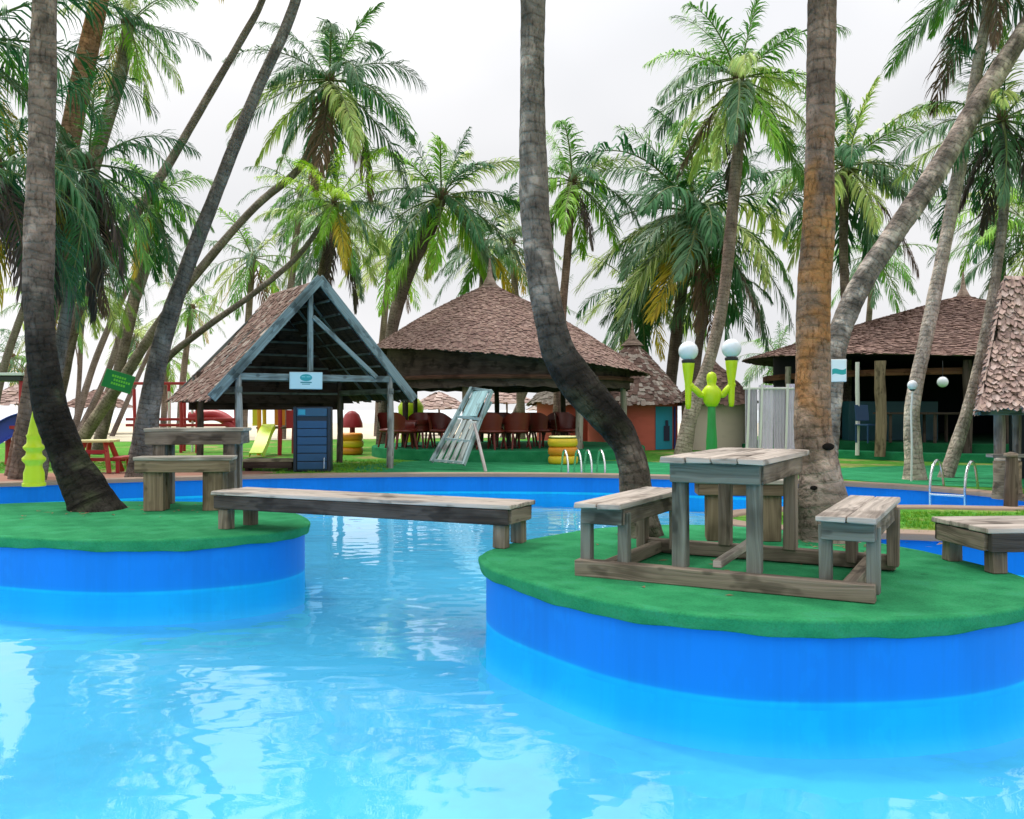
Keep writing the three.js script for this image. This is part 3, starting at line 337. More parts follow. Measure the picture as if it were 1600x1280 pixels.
// bare thin trunks leaning on the left, crowns lost in the foliage above
const thin = [[40, 640, [[112, 684, 13], [150, 560, 11], [205, 440, 10], [232, 400, 9]], 'thin slanting palm trunk, leftmost of the three behind the green sign'], [38, 0, [[118, 686, 12], [165, 590, 11], [195, 500, 11], [222, 405, 10]], 'thin slanting palm trunk, middle of the three behind the green sign'], [36, 0, [[150, 689, 10], [185, 570, 10], [212, 480, 9], [240, 395, 9]], 'thin slanting palm trunk, rightmost of the three behind the green sign'], [34, 0, [[-20, 692, 14], [10, 560, 13], [50, 450, 12], [95, 330, 11]], 'thin slanting palm trunk at the left edge'], [42, 0, [[175, 682, 9], [215, 590, 8], [248, 520, 8], [290, 440, 7]], 'thin slanting palm trunk between the green sign and the leaning grey trunk'], [44, 0, [[118, 680, 9], [124, 590, 8], [128, 510, 8], [140, 430, 7]], 'thin upright palm trunk just right of the thick dark trunk'], [40, 0, [[786, 684, 12], [815, 625, 10], [840, 560, 9], [862, 480, 8]], 'slanting palm trunk seen under the pavilion roof'], [36, 0, [[1010, 689, 11], [1004, 560, 10], [1012, 470, 9]], 'thin straight trunk left under the large swept crown']];
for (const [d, , path, label] of thin) palm({ d, baseY: DECK, path, step: 0.5, seg: 8, r: 55, fronds: 12, nl: 22, droop: 1, palette: ['blue', 'mid', 'dark'], colors: [[0, [0.17, 0.14, 0.13]], [1, [0.22, 0.18, 0.16]]], label });

// ---------------------------------------------------------------- thatch
function thatchGeo(S, rows, len, spacing, colors, o = {}) {   // overlapping straw tufts laid in courses on a surface S(u, v)
  const pos = [], col = [], A = new THREE.Vector3(), Bv = new THREE.Vector3(), th = o.thick ?? 0.06;
  const tri = (a, b, c, cl) => { for (const p of [a, b, c]) pos.push(p.x, p.y, p.z); for (let k = 0; k < 3; k++) col.push(...cl); };
  for (let r = rows; r >= 0; r--) {
    const v = r / rows, n = Math.max(6, Math.round(len(v) / spacing));
    for (let i = 0; i < n; i++) {
      const u = (i + 0.5 * (r % 2) + rr(-0.3, 0.3)) / n; if (!o.closed && (u < 0 || u > 1)) continue;
      const v0 = Math.max(0, v - 0.6 / rows), v1 = v + (o.over ?? 1.0) / rows * rr(0.7, 1.6), du = 0.68 / n * rr(0.8, 1.3);
      const p0 = S(u, v0), p1 = S(u, v1), e = 1e-3; A.subVectors(S(u + e, v), S(u - e, v)).normalize(); Bv.subVectors(S(u, v + e), S(u, v - e)).normalize(); const nr = new THREE.Vector3().crossVectors(A, Bv).normalize(); if (nr.y < 0) nr.negate();
      const wv = A.clone().multiplyScalar(len(v) * du), lift = th * rr(0.5, 1.5), cl = mulc(colors[Math.floor(rnd() * colors.length)], rr(0.82, 1.15) * (0.82 + 0.36 * fbm(u, clamp(v, 0, 0.99), 9, 5, 3, 191)));
      const a = p0.clone().sub(wv).addScaledVector(nr, 0.012), b = p0.clone().add(wv).addScaledVector(nr, 0.012), c0 = p1.clone().sub(wv).addScaledVector(nr, lift * rr(0.6, 1)), c2 = p1.clone().add(wv).addScaledVector(nr, lift * rr(0.6, 1)), c1 = p1.clone().addScaledVector(Bv, th * rr(0.2, 1.2)).addScaledVector(nr, lift), l0 = p1.clone().sub(wv).addScaledVector(Bv, -th * 0.5), l2 = p1.clone().add(wv).addScaledVector(Bv, -th * 0.5);
      const k2 = mulc(cl, 0.9); tri(a, c0, c1, cl); tri(a, c1, b, cl); tri(b, c1, c2, cl); tri(c0, l0, c1, k2); tri(c1, l0, l2, k2); tri(c1, l2, c2, k2); tri(a, l0, c0, k2); tri(b, c2, l2, k2);
    }
  }
  const g = new THREE.BufferGeometry(); g.setAttribute('position', new THREE.Float32BufferAttribute(pos, 3)); g.setAttribute('color', new THREE.Float32BufferAttribute(col, 3)); g.computeVertexNormals(); return g;
}
function surfGeo(S, nu, nv, drop) { const pos = [], uv = [], idx = []; for (let j = 0; j <= nv; j++) for (let i = 0; i <= nu; i++) { const p = S(i / nu, j / nv); pos.push(p.x, p.y - drop, p.z); uv.push(i / nu * 8, j / nv * 2); } const m = nu + 1; for (let j = 0; j < nv; j++) for (let i = 0; i < nu; i++) { const a = j * m + i; idx.push(a, a + m, a + 1, a + 1, a + m, a + m + 1); } const g = new THREE.BufferGeometry(); g.setAttribute('position', new THREE.Float32BufferAttribute(pos, 3)); g.setAttribute('uv', new THREE.Float32BufferAttribute(uv, 2)); g.setIndex(idx); g.computeVertexNormals(); return g; }
const straw = { pink: [[0.27, 0.18, 0.15], [0.235, 0.15, 0.13], [0.31, 0.215, 0.185], [0.205, 0.13, 0.115], [0.265, 0.18, 0.155]], brown: [[0.20, 0.125, 0.105], [0.175, 0.11, 0.093], [0.235, 0.155, 0.135], [0.15, 0.095, 0.083]], grey: [[0.36, 0.30, 0.265], [0.30, 0.24, 0.21], [0.42, 0.36, 0.32]], pale: [[0.40, 0.29, 0.26], [0.35, 0.25, 0.225], [0.46, 0.355, 0.325], [0.29, 0.20, 0.18], [0.39, 0.28, 0.24]] };
function coneRoof(parent, o) {   // o: R, apex [x, y, z], eave(theta) height, bulge
  const S = (u, v) => { const t = u * 2 * Math.PI, R = o.R * (o.rx ? 1 : 1), ex = R * Math.cos(t) * (o.sx ?? 1), ez = R * Math.sin(t), ey = o.eave(t), k = v, b = (o.bulge ?? 0.12) * Math.sin(Math.PI * clamp(k)) * (o.apex[1] - ey); return new THREE.Vector3(lerp(o.apex[0], ex, k), lerp(o.apex[1], ey, k) + b, lerp(o.apex[2], ez, k)); };
  const slant = Math.hypot(o.R, o.apex[1] - o.eave(0)), rows = Math.round(slant / (o.course ?? 0.17));
  const roof = sub(mesh('roof', surfGeo(S, 48, 10, 0.04), underMat, parent));
  const t = mesh('thatch', thatchGeo(S, rows, (v) => Math.max(0.3, 2 * Math.PI * o.R * v), o.spacing ?? 0.15, o.colors, { closed: true, thick: o.thick ?? 0.06 }), strawMat, roof); t.userData.kind = 'stuff'; t.userData.label = 'weathered straw tufts laid in courses';
  if (o.finial) { const h = o.finial; const f = lathe(roof, 'finial', M([0.40, 0.30, 0.26], { roughness: 1, map: woodTex }), [[0.62 * h, -0.36 * h], [0.5 * h, -0.22 * h], [0.26 * h, 0.0], [0.12 * h, 0.3 * h], [0.055 * h, 0.7 * h], [0.03 * h, 1.0 * h], [0, 1.02 * h]], o.apex, 12); }
  return S;
}

// ---------------------------------------------------------------- round pavilion
{
  const cx = -0.1, cz = -25, R = 3.75, g = thing('thatched_pavilion', 'large round open pavilion with reddish brown thatched roof on a green platform', 'pavilion', [cx, DECK, cz]);
  const e = (t) => (EYE - DECK) + 1.33 - 0.33 * Math.cos(t);
  coneRoof(g, { R, apex: [-0.52, EYE - DECK + 3.5, 0], eave: e, bulge: 0.06, colors: straw.pink, finial: 0.72, spacing: 0.065, course: 0.095, thick: 0.03 });
  const ring = []; for (let i = 0; i < 72; i++) ring.push([3.35 * Math.cos(i / 72 * 2 * Math.PI), 3.35 * Math.sin(i / 72 * 2 * Math.PI)]);
  mesh('ceiling_fringe', sweep(ring, [[0, 2.74], [0.02, 1.8], [-0.05, 1.8], [-0.05, 2.74]], 0.6, (q, k) => [0, k === 0 || k === 3 ? -0.33 * Math.cos(q / 3.35) : 0.025 * Math.sin(q * 9) + 0.02 * Math.sin(q * 23)]), woodDark, g);
  mesh('eave_beam', sweep(ring, [[0.06, 2.1], [0.12, 2.1], [0.12, 2.0], [0.06, 2.0], [0.06, 2.1]], 0.6), B.wood([0.14, 0.07, 0.05]), g);
  const plat = []; for (let i = 0; i < 80; i++) plat.push([3.75 * Math.cos(i / 80 * 2 * Math.PI), 3.75 * Math.sin(i / 80 * 2 * Math.PI)]);
  mesh('platform', mergeGeometries([cap(plat, 0.26), sweep(plat, [[0, 0.26], [0.02, 0.24], [0.02, -0.02]], 1)]), carpetMat, g);
  for (const [px, d, r, m] of [[727, 22.0, 0.095, woodBrown], [776, 28.0, 0.08, woodDark], [752, 27.6, 0.08, woodDark], [975, 24.3, 0.085, woodPale], [905, 22.6, 0.1, woodPale], [632, 23.8, 0.08, woodDark], [648, 27, 0.07, woodDark], [880, 27.5, 0.08, woodDark]]) { const x = X(px, d) - cx, z = -d - cz; pole(g, 'post', m, [x, 0.25, z], [x * 0.99, 2.5, z * 0.99], r, r * 0.9); }
}
// tub chairs grouped on the pavilion floor
{
  const c = thing('tub_chair', 'dark red tub chair, leftmost on the pavilion floor', 'chair', [0, 0, 0], 0, 'dark red tub chairs on the pavilion platform');
  const back = new THREE.CylinderGeometry(0.33, 0.27, 0.44, 22, 4, true, Math.PI * 0.62 - Math.PI / 2 - 0.1, Math.PI * 1.36), bp = back.attributes.position; for (let i = 0; i < bp.count; i++) { const a = Math.abs(Math.atan2(bp.getX(i), bp.getZ(i) > -9 ? -bp.getZ(i) : 1)); if (bp.getY(i) > 0) bp.setY(i, bp.getY(i) - 0.17 * sstep(0.7, 1.9, a)); }
  back.computeVertexNormals(); const b2 = back.clone(); b2.scale(0.9, 1, 0.9); const bm = mesh('backrest', mergeGeometries([back, b2]), brownRed, c); bm.position.y = 0.6;
  lathe(c, 'seat', brownRed, [[0, 0.45], [0.24, 0.45], [0.29, 0.42], [0.28, 0.36], [0, 0.34]]);
  for (const [sx, sz] of [[1, 1], [1, -1], [-1, 1], [-1, -1]]) pole(c, 'leg', brownRed, [0.24 * sx, 0, 0.24 * sz], [0.18 * sx, 0.37, 0.18 * sz], 0.022, 0.028, 8);
  c.position.set(X(612, 23.5), DECK + 0.26, -23.5); c.rotation.y = 0.5; c.scale.setScalar(1.12);
  const L = [[632, 22.6, 1.9, 'dark red tub chair just left of the pavilion front post, nearest the platform edge'], [655, 23.4, -0.4, 'dark red tub chair behind the foot of the pale blue leaning lounger, at its left'], [672, 24.6, 2.8, 'dark red tub chair deep in the pavilion, left of the pale blue leaning lounger'], [690, 23.0, 0.9, 'dark red tub chair partly hidden by the pale blue leaning lounger'], [768, 22.3, 2.6, 'dark red tub chair right of the pale blue leaning lounger, nearest the pool'], [785, 23.9, 0.4, 'dark red tub chair behind the one right of the pale blue leaning lounger'], [806, 22.5, -2.6, 'dark red tub chair in the middle of the right chair group'], [822, 24.2, 1.4, 'dark red tub chair at the back of the right chair group'], [846, 23.4, 2.2, 'dark red tub chair left of the yellow tyre stack'], [868, 24.5, -0.7, 'dark red tub chair behind the yellow tyre stack'], [888, 23.3, 0.8, 'dark red tub chair, rightmost on the pavilion floor'], [757, 25.3, 0.1, 'dark red tub chair farthest back near the dark pavilion post']];
  for (const [px, d, t, l] of L) copyOf(c, 'tub_chair', [X(px, d), DECK + 0.26, -d], t, l, 1.12);
  const tb = thing('round_table', 'dark low round table among the tub chairs right of the leaning lounger', 'table', [X(795, 23.1), DECK + 0.26, -23.1], 0, 'low round pavilion tables'); lathe(tb, 'tabletop', woodDark, [[0, 0.62], [0.36, 0.62], [0.38, 0.60], [0.36, 0.58], [0, 0.58]]); pole(tb, 'leg', woodDark, [0, 0, 0], [0, 0.58, 0], 0.06); lathe(tb, 'base', woodDark, [[0.24, 0], [0.24, 0.02], [0.08, 0.05], [0, 0.05]]);
  copyOf(tb, 'round_table', [X(645, 24.2), DECK + 0.26, -24.2], 0.4, 'dark low round table among the tub chairs left of the leaning lounger');
}
function tyreStack(px, d, r, n, label, mats, lidMat) {
  const g = thing('tyre_stack', label, 'tyre stack', [X(px, d), DECK, -d]); const h = 0.2;
  for (let i = 0; i < n; i++) { const m = lathe(g, 'tyre', mats[i % mats.length], [[r * 0.55, 0.02], [r * 0.9, 0], [r, 0.04], [r * 1.02, h / 2], [r, h - 0.04], [r * 0.9, h], [r * 0.55, h - 0.02], [r * 0.55, 0.02]], [rr(-0.015, 0.015), i * h, rr(-0.015, 0.015)]); }
  if (lidMat) lathe(g, 'lid', lidMat, [[0, n * h + 0.05], [r * 0.92, n * h + 0.05], [r * 0.95, n * h], [0, n * h]]);
}
tyreStack(879, 20.6, 0.34, 3, 'yellow painted tyre stack with cream lid beside the left pool ladder', [yellowPaint, orangePaint, yellowPaint], creamMat);
tyreStack(549, 25, 0.33, 3, 'yellow and orange tyre stack behind the right post of the gable shelter', [orangePaint, yellowPaint, orangePaint]);

// ---------------------------------------------------------------- gable shelter
{
  const yaw = 0.61, ax = P(498, 438, 18.1), g = thing('gable_shelter', 'open wooden shelter with steep shingled gable roof and blue grey bargeboards at the pool edge', 'shelter', [ax.x, DECK, ax.z], yaw);
  const ah = ax.y - DECK, eh = 1.52, w = 2.08, Lr = 2.7, back = -Lr;   // local x across the gable, -z along the ridge
  const shing = sub(mesh('roof', mergeGeometries([-1, 1].map((s) => surfGeo((u, v) => new THREE.Vector3(s * w * v, lerp(ah, eh, v) - 0.10 * Math.sin(Math.PI * v), lerp(0, back, u) + (u > 0.5 ? -0.5 * v * (u - 0.5) * 2 : 0)), 10, 8, 0.05))), underMat, g));
  for (const s of [-1, 1]) { const t = mesh('shingles', thatchGeo((u, v) => new THREE.Vector3(s * w * v, lerp(ah, eh, v) - 0.10 * Math.sin(Math.PI * clamp(v)), lerp(0.02, back, u) + (u > 0.5 ? -0.5 * v * (u - 0.5) * 2 : 0)), 28, () => Lr + 0.3, 0.065, straw.grey.concat(straw.pink, straw.pink, straw.brown), { thick: 0.03 }), strawMat, shing); t.userData.kind = 'stuff'; }
  for (const s of [-1, 1]) { bar(g, 'bargeboard', fasciaWood, [s * -0.02, ah + 0.04, 0.06], [s * (w + 0.08), eh - 0.05, 0.06], 0.05, 0.19); bar(g, 'rear_rafter', roofBeam, [0, ah - 0.1, back + 0.1], [s * w, eh - 0.05, back - 0.3], 0.06, 0.12); for (const f of [0.33, 0.66]) bar(g, 'rafter', roofBeam, [0, ah - 0.1, back * f], [s * (w - 0.05), eh - 0.06, back * f], 0.05, 0.09); for (let k = 1; k < 9; k++) { const v = k / 9; bar(g, 'batten', roofBeam, [s * w * v, lerp(ah, eh, v) - 0.13, -0.02], [s * w * v, lerp(ah, eh, v) - 0.13, back - 0.1], 0.05, 0.05); } }
  const by = Y(590, 17.9) - DECK, hw = w * (ah - by) / (ah - eh);
  bar(g, 'tie_beam', fasciaWood, [-hw, by, 0.0], [hw, by, 0.0], 0.07, 0.13); bar(g, 'king_post', fasciaWood, [-0.18, by, 0.0], [-0.18, ah - 0.28, 0.0], 0.09, 0.09); bar(g, 'brace', fasciaWood, [-0.14, ah - 0.75, 0.045], [hw * 0.72, by + 0.04, 0.045], 0.06, 0.09);
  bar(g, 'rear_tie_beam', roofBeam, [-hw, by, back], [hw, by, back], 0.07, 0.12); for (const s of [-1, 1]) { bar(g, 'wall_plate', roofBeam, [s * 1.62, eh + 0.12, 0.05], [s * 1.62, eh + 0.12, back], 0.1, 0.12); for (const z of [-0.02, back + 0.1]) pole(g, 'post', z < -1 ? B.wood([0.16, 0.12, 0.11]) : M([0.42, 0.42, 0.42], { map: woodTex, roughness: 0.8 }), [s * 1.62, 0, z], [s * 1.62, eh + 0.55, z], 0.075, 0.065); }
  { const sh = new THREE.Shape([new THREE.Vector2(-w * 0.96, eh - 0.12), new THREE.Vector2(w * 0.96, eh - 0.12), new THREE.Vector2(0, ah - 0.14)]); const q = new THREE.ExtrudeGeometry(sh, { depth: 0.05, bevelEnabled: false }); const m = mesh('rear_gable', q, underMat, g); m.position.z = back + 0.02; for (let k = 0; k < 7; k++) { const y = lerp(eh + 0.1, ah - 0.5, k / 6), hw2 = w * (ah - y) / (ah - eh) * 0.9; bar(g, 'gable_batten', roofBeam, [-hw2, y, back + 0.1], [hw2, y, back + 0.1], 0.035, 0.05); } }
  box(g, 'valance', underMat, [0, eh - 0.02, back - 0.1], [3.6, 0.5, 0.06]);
  // sign board on the beam
  const c = document.createElement('canvas'); c.width = 256; c.height = 150; const k = c.getContext('2d'); k.fillStyle = '#b9dbe9'; k.fillRect(0, 0, 256, 150); k.fillStyle = '#2b9aa6'; k.beginPath(); k.ellipse(128, 46, 50, 34, 0, 0, 7); k.fill(); k.fillStyle = '#7cc3cf'; k.fillRect(92, 34, 30, 8); k.fillRect(132, 34, 32, 8); k.fillStyle = '#2f7f8e'; k.fillRect(82, 86, 92, 12); k.fillRect(94, 104, 66, 8);
  const tx = new THREE.CanvasTexture(c); tx.colorSpace = THREE.SRGBColorSpace;
  const s = thing('hanging_sign', 'pale blue sign board with teal emblem on the gable shelter tie beam', 'sign', P(478, 595, 17.75).toArray(), 0.35); box(s, 'board', M([0.45, 0.62, 0.7], { roughness: 0.5 }), [0, 0, 0], [0.64, 0.34, 0.03]); const f = mesh('printed_face', new THREE.PlaneGeometry(0.61, 0.31), new THREE.MeshStandardMaterial({ map: tx, roughness: 0.5 }), s); f.position.z = 0.019;
}
{ // dark blue slatted cabinet under the shelter
  const g = thing('drinks_cooler', 'tall dark navy cooler cabinet with slatted front standing under the gable shelter', 'cooler', [X(488, 18.0), DECK, -18.0], 0.12);
  box(g, 'body', navyDark, [0, 0.66, -0.2], [0.74, 1.3, 0.5], { r: 0.02 }); for (let i = 0; i < 6; i++) box(g, 'slat', navy, [0, 0.13 + i * 0.165, 0.065], [0.58, 0.15, 0.03], { r: 0.01, wob: 0.001 }); box(g, 'header_panel', M([0.02, 0.09, 0.18], { roughness: 0.35 }), [0, 1.2, 0.065], [0.6, 0.16, 0.03], { r: 0.01 }); box(g, 'label_plate', tealPaint, [-0.2, 1.2, 0.085], [0.14, 0.11, 0.015]); for (const s of [-1, 1]) box(g, 'side_rail', navyDark, [s * 0.335, 0.66, 0.07], [0.06, 1.3, 0.05]); box(g, 'handle', steel, [0.24, 0.18, 0.1], [0.025, 0.22, 0.03]);
}
{ const g = thing('low_bench', 'low pale topped wooden bench left of the dark blue cooler', 'bench', [X(422, 18.4), DECK, -18.4], 0.05); for (const z of [-0.13, 0.13]) box(g, 'seat_plank', B.wood([0.5, 0.46, 0.33]), [0, 0.22, z], [1.02, 0.05, 0.25]); box(g, 'apron', woodDark, [0, 0.13, 0.24], [0.98, 0.13, 0.03]); for (const s of [-1, 1]) box(g, 'leg', woodDark, [s * 0.43, 0.1, 0], [0.07, 0.2, 0.4]); }

// ---------------------------------------------------------------- pale blue leaning lounger by the pool
{
  const d = 18.5, o = new THREE.Vector3(X(715, d), DECK, -d), g = thing('leaning_lounger', 'pale blue weathered slatted lounger propped up steeply on two legs at the pool edge', 'lounger', o.toArray(), 0);
  const l = (px, py, dd) => { const p = P(px, py, dd).sub(o); return [p.x, p.y, p.z]; };
  bar(g, 'side_rail', paleBlueWood, l(674, 722, 18.6), l(737, 606, 19.4), 0.06, 0.09); bar(g, 'side_rail', paleBlueWood, l(724, 727, 18.3), l(768, 610, 19.2), 0.06, 0.09);
  const q = (u, v) => { const a = new THREE.Vector3(...l(678, 722, 18.55)).lerp(new THREE.Vector3(...l(739, 606, 19.35)), v), b = new THREE.Vector3(...l(722, 726, 18.3)).lerp(new THREE.Vector3(...l(766, 610, 19.15)), v); return a.lerp(b, u).toArray(); };
  bar(g, 'back_panel', M([0.42, 0.68, 0.74], { map: woodTex, roughness: 0.6 }), q(0.5, 0.62), q(0.5, 0.97), 0.42, 0.03);
  for (let i = 0; i < 4; i++) bar(g, 'slat', B.wood([0.50, 0.56, 0.56]), q(0.14 + i * 0.24, 0.0), q(0.14 + i * 0.24, 0.57), 0.125, 0.025);
  for (const v of [0.02, 0.3, 0.6, 0.99]) bar(g, 'crosspiece', paleBlueWood, q(-0.02, v), q(1.02, v), 0.05, 0.06);
  bar(g, 'prop_leg', B.wood([0.5, 0.45, 0.45]), l(741, 662, 18.7), l(759, 738, 18.0), 0.055, 0.055); bar(g, 'prop_leg', paleBlueWood, l(768, 628, 19.3), l(733, 690, 19.2), 0.045, 0.05);
}
function ladder(px, py0, w, h, d, label, turn, mat) {
  const g = thing('pool_ladder', label, 'pool ladder', [X(px, d), DECK, -d], turn);
  for (const s of [-1, 1]) mesh('handrail', tubeGeo([[s * w / 2, -0.3, 0.35], [s * w / 2, 0.2, 0.34], [s * w / 2, h * 0.86, 0.2], [s * w / 2, h, 0.04], [s * w / 2, h * 0.9, -0.10], [s * w / 2, h * 0.45, -0.22], [s * w / 2, 0.02, -0.3]], 0.021, 8, 30), mat, g);
  for (const y of [-0.05, -0.25]) box(g, 'step', mat, [0, y, 0.35], [w, 0.03, 0.08]);
}
ladder(892, 0, 0.26, 0.46, 17.55, 'steel pool ladder in front of the yellow tyre stack', 0.15, steel);
ladder(928, 0, 0.26, 0.46, 17.55, 'steel pool ladder right of the yellow tyre stack, beside the elbowed trunk', 0.15, steel);
ladder(1492, 0, 0.5, 0.46, 13.9, 'bright steel pool ladder at the right end of the far pool edge', -0.75, steel);

// ---------------------------------------------------------------- huts
function roundHut(px, d, R, apexY, eaveY, wallMat, colors, label, o = {}) {
  const g = thing('round_hut', label, 'hut', [X(px, d), DECK, -d]), rw = R * 0.84, eh = Y(eaveY, d) - DECK;
  lathe(g, 'wall', wallMat, [[rw, -0.02], [rw, eh + 0.25]], [0, 0, 0], 40); coneRoof(g, { R, apex: [0, Y(apexY, d) - DECK, 0], eave: (t) => eh + 0.05 * Math.sin(3 * t), bulge: 0.02, colors, finial: o.finial, spacing: 0.11, course: 0.12, thick: 0.04 }); return [g, rw, eh];
}
{
  const [g, rw] = roundHut(988, 29, 1.72, 530, 626, terracotta, straw.brown.concat(straw.grey), 'round terracotta hut with dark conical thatch and teal door, behind the elbowed trunk', { finial: 0.6 });
  const dm = (a, w, name, mat, y0, y1, off) => { const pts = []; for (let i = 0; i <= 6; i++) { const t = a + (i / 6 - 0.5) * w / rw; pts.push([Math.sin(t) * (rw + off), Math.cos(t) * (rw + off)]); } const pos = [], idx = []; pts.forEach(([x, z]) => { pos.push(x, y0, z, x, y1, z); }); for (let i = 0; i < 6; i++) { const q = i * 2; idx.push(q, q + 2, q + 1, q + 1, q + 2, q + 3); } const gm = new THREE.BufferGeometry(); gm.setAttribute('position', new THREE.Float32BufferAttribute(pos, 3)); gm.setAttribute('uv', new THREE.Float32BufferAttribute(new Float32Array(pos.length / 3 * 2), 2)); gm.setIndex(idx); gm.computeVertexNormals(); return mesh(name, gm, mat, g); };
  dm(0.62, 0.72, 'door', tealPaint, 0.02, 1.35, 0.03); dm(0.66, 0.26, 'door_figure', M([0.03, 0.035, 0.08], { roughness: 0.6 }), 0.28, 0.75, 0.05); dm(0.66, 0.13, 'door_figure', M([0.03, 0.035, 0.08], { roughness: 0.6 }), 0.75, 0.92, 0.052); dm(0.98, 0.14, 'door_frame', bluePaint, 0.02, 1.35, 0.035);
}
roundHut(892, 32, 1.45, 560, 628, terracotta, straw.grey, 'small terracotta hut with pale grey thatch seen under the right pavilion eave', { finial: 0.3 });
roundHut(1116, 28.5, 1.22, 566, 626, beigeWall, straw.brown, 'small beige hut with brown thatch behind the lime green lamp figure', { finial: 0.25 });
function beachParasol(px, d, r, py, label, colors) { const g = thing('beach_parasol', label, 'parasol', [X(px, d), DECK, -d]), h = Y(py, d) - DECK; pole(g, 'pole', woodBrown, [0, 0, 0], [0, h, 0], 0.05); coneRoof(g, { R: r, apex: [0, h, 0], eave: () => h - r * 0.55, bulge: 0.02, colors, spacing: 0.2, course: 0.22 }); }
beachParasol(152, 46, 1.5, 608, 'brown thatched beach parasol between the left trunks', straw.pink); beachParasol(686, 44, 1.35, 612, 'pale thatched parasol seen under the left of the pavilion', straw.pale); beachParasol(792, 47, 1.3, 606, 'pale thatched parasol seen under the pavilion, beside the dark post', straw.pale); beachParasol(858, 58, 1.2, 622, 'distant thatched parasol left of the small terracotta hut', straw.grey); beachParasol(30, 40, 1.5, 600, 'pale thatched parasol at the left edge behind the playground', straw.pale);

// ---------------------------------------------------------------- restaurant
{
  const cx = X(1505, 27), cz = -27, R = 6.3, eh = (t) => EYE - DECK + 1.12 - 0.42 * Math.cos(t) * (Math.cos(t) < 0 ? 1 : 0.3) + 0.18 * Math.max(0, -Math.sin(t)), g = thing('thatched_restaurant', 'big thatched open restaurant with dark interior and green base at the right', 'restaurant', [cx, DECK, cz]);
  coneRoof(g, { R, apex: [0, Y(462, 27) - DECK, 0], eave: eh, bulge: 0.02, colors: straw.brown.concat([straw.pink[0], straw.pink[1]]), spacing: 0.085, course: 0.11, thick: 0.035, finial: 0.7 });
  const ci = (r, n = 80) => Array.from({ length: n }, (_, i) => [r * Math.cos(i / n * 2 * Math.PI), r * Math.sin(i / n * 2 * Math.PI)]);
  mesh('platform', mergeGeometries([cap(ci(5.9), 0.42), sweep(ci(5.9), [[0, 0.42], [0.02, 0.4], [0.02, -0.02]], 1)]), M([0.012, 0.13, 0.05], { map: again(turfTex, 0.7), roughness: 1 }), g);
  const step = ci(6.5); mesh('lower_step', mergeGeometries([cap(step, 0.2), sweep(step, [[0, 0.2], [0.02, 0.18], [0.02, -0.02]], 1)]), carpetMat, g);
  const wall = (r, a0, a1, y0, y1) => { const q = new THREE.CylinderGeometry(r, r, y1 - y0, 40, 1, true, a0, a1 - a0); q.translate(0, (y0 + y1) / 2, 0); return q; };
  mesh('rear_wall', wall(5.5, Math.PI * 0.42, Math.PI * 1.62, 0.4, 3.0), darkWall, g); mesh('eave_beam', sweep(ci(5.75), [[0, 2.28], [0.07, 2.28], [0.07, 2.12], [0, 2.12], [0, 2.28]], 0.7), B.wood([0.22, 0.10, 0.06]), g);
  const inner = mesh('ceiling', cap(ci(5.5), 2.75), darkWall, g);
  for (const [px, d, r, m] of [[1340, 22.6, 0.05, whitePaint], [1376, 22.0, 0.13, woodBrown], [1512, 21.6, 0.1, woodDark], [1300, 23.4, 0.09, woodDark], [1232, 25.0, 0.08, woodPale], [1570, 22, 0.1, woodDark]]) { const x = X(px, d) - cx, z = -d - cz; pole(g, 'post', m, [x, 0.1, z], [x, 2.45, z], r); }
  box(g, 'bar_counter', M([0.01, 0.07, 0.10], { roughness: 0.5 }), [X(1400, 24) - cx, 0.95, -24.4 - cz], [2.4, 1.05, 0.5]);
  const dt = thing('dining_table', 'dim dining table inside the restaurant, right of the pale slender trunk', 'table', [X(1470, 22.6), DECK + 0.42, -22.6], 0.3, 'dim restaurant tables'); box(dt, 'tabletop', woodDark, [0, 0.74, 0], [1.1, 0.05, 0.8]); for (const [a, b] of [[1, 1], [1, -1], [-1, 1], [-1, -1]]) box(dt, 'leg', woodDark, [a * 0.45, 0.36, b * 0.3], [0.06, 0.72, 0.06]);
  copyOf(dt, 'dining_table', [X(1540, 23.4), DECK + 0.42, -23.4], -0.2, 'dim dining table deep inside the restaurant, near the right thatched bar'); copyOf(dt, 'dining_table', [X(1408, 23), DECK + 0.42, -23], 0.1, 'dim dining table inside the restaurant, left of the pale slender trunk');
  const ch = thing('dining_chair', 'blue chair beside the left table in the dark restaurant', 'chair', [X(1356, 22.4), DECK + 0.42, -22.4], 0.4); const cm = M([0.015, 0.06, 0.16], { roughness: 0.4 }); box(ch, 'seat', cm, [0, 0.45, 0], [0.44, 0.04, 0.44]); box(ch, 'backrest', cm, [0, 0.75, -0.2], [0.42, 0.4, 0.03], { rot: [-0.12, 0, 0] }); for (const [a, b] of [[1, 1], [1, -1], [-1, 1], [-1, -1]]) box(ch, 'leg', cm, [a * 0.19, 0.22, b * 0.19], [0.035, 0.44, 0.035]);
  const hl = thing('globe_lamp', 'pale globe lamp hanging under the restaurant eave', 'lamp', P(1473, 597, 20.9).toArray()); const sp = mesh('globe', new THREE.SphereGeometry(0.125, 20, 14), globeMat, hl); mesh('cord', tubeGeo([[0, 0.12, 0], [0, 0.3, 0], [0, 0.5, 0]], 0.008, 6, 6), blackMat, hl);
}
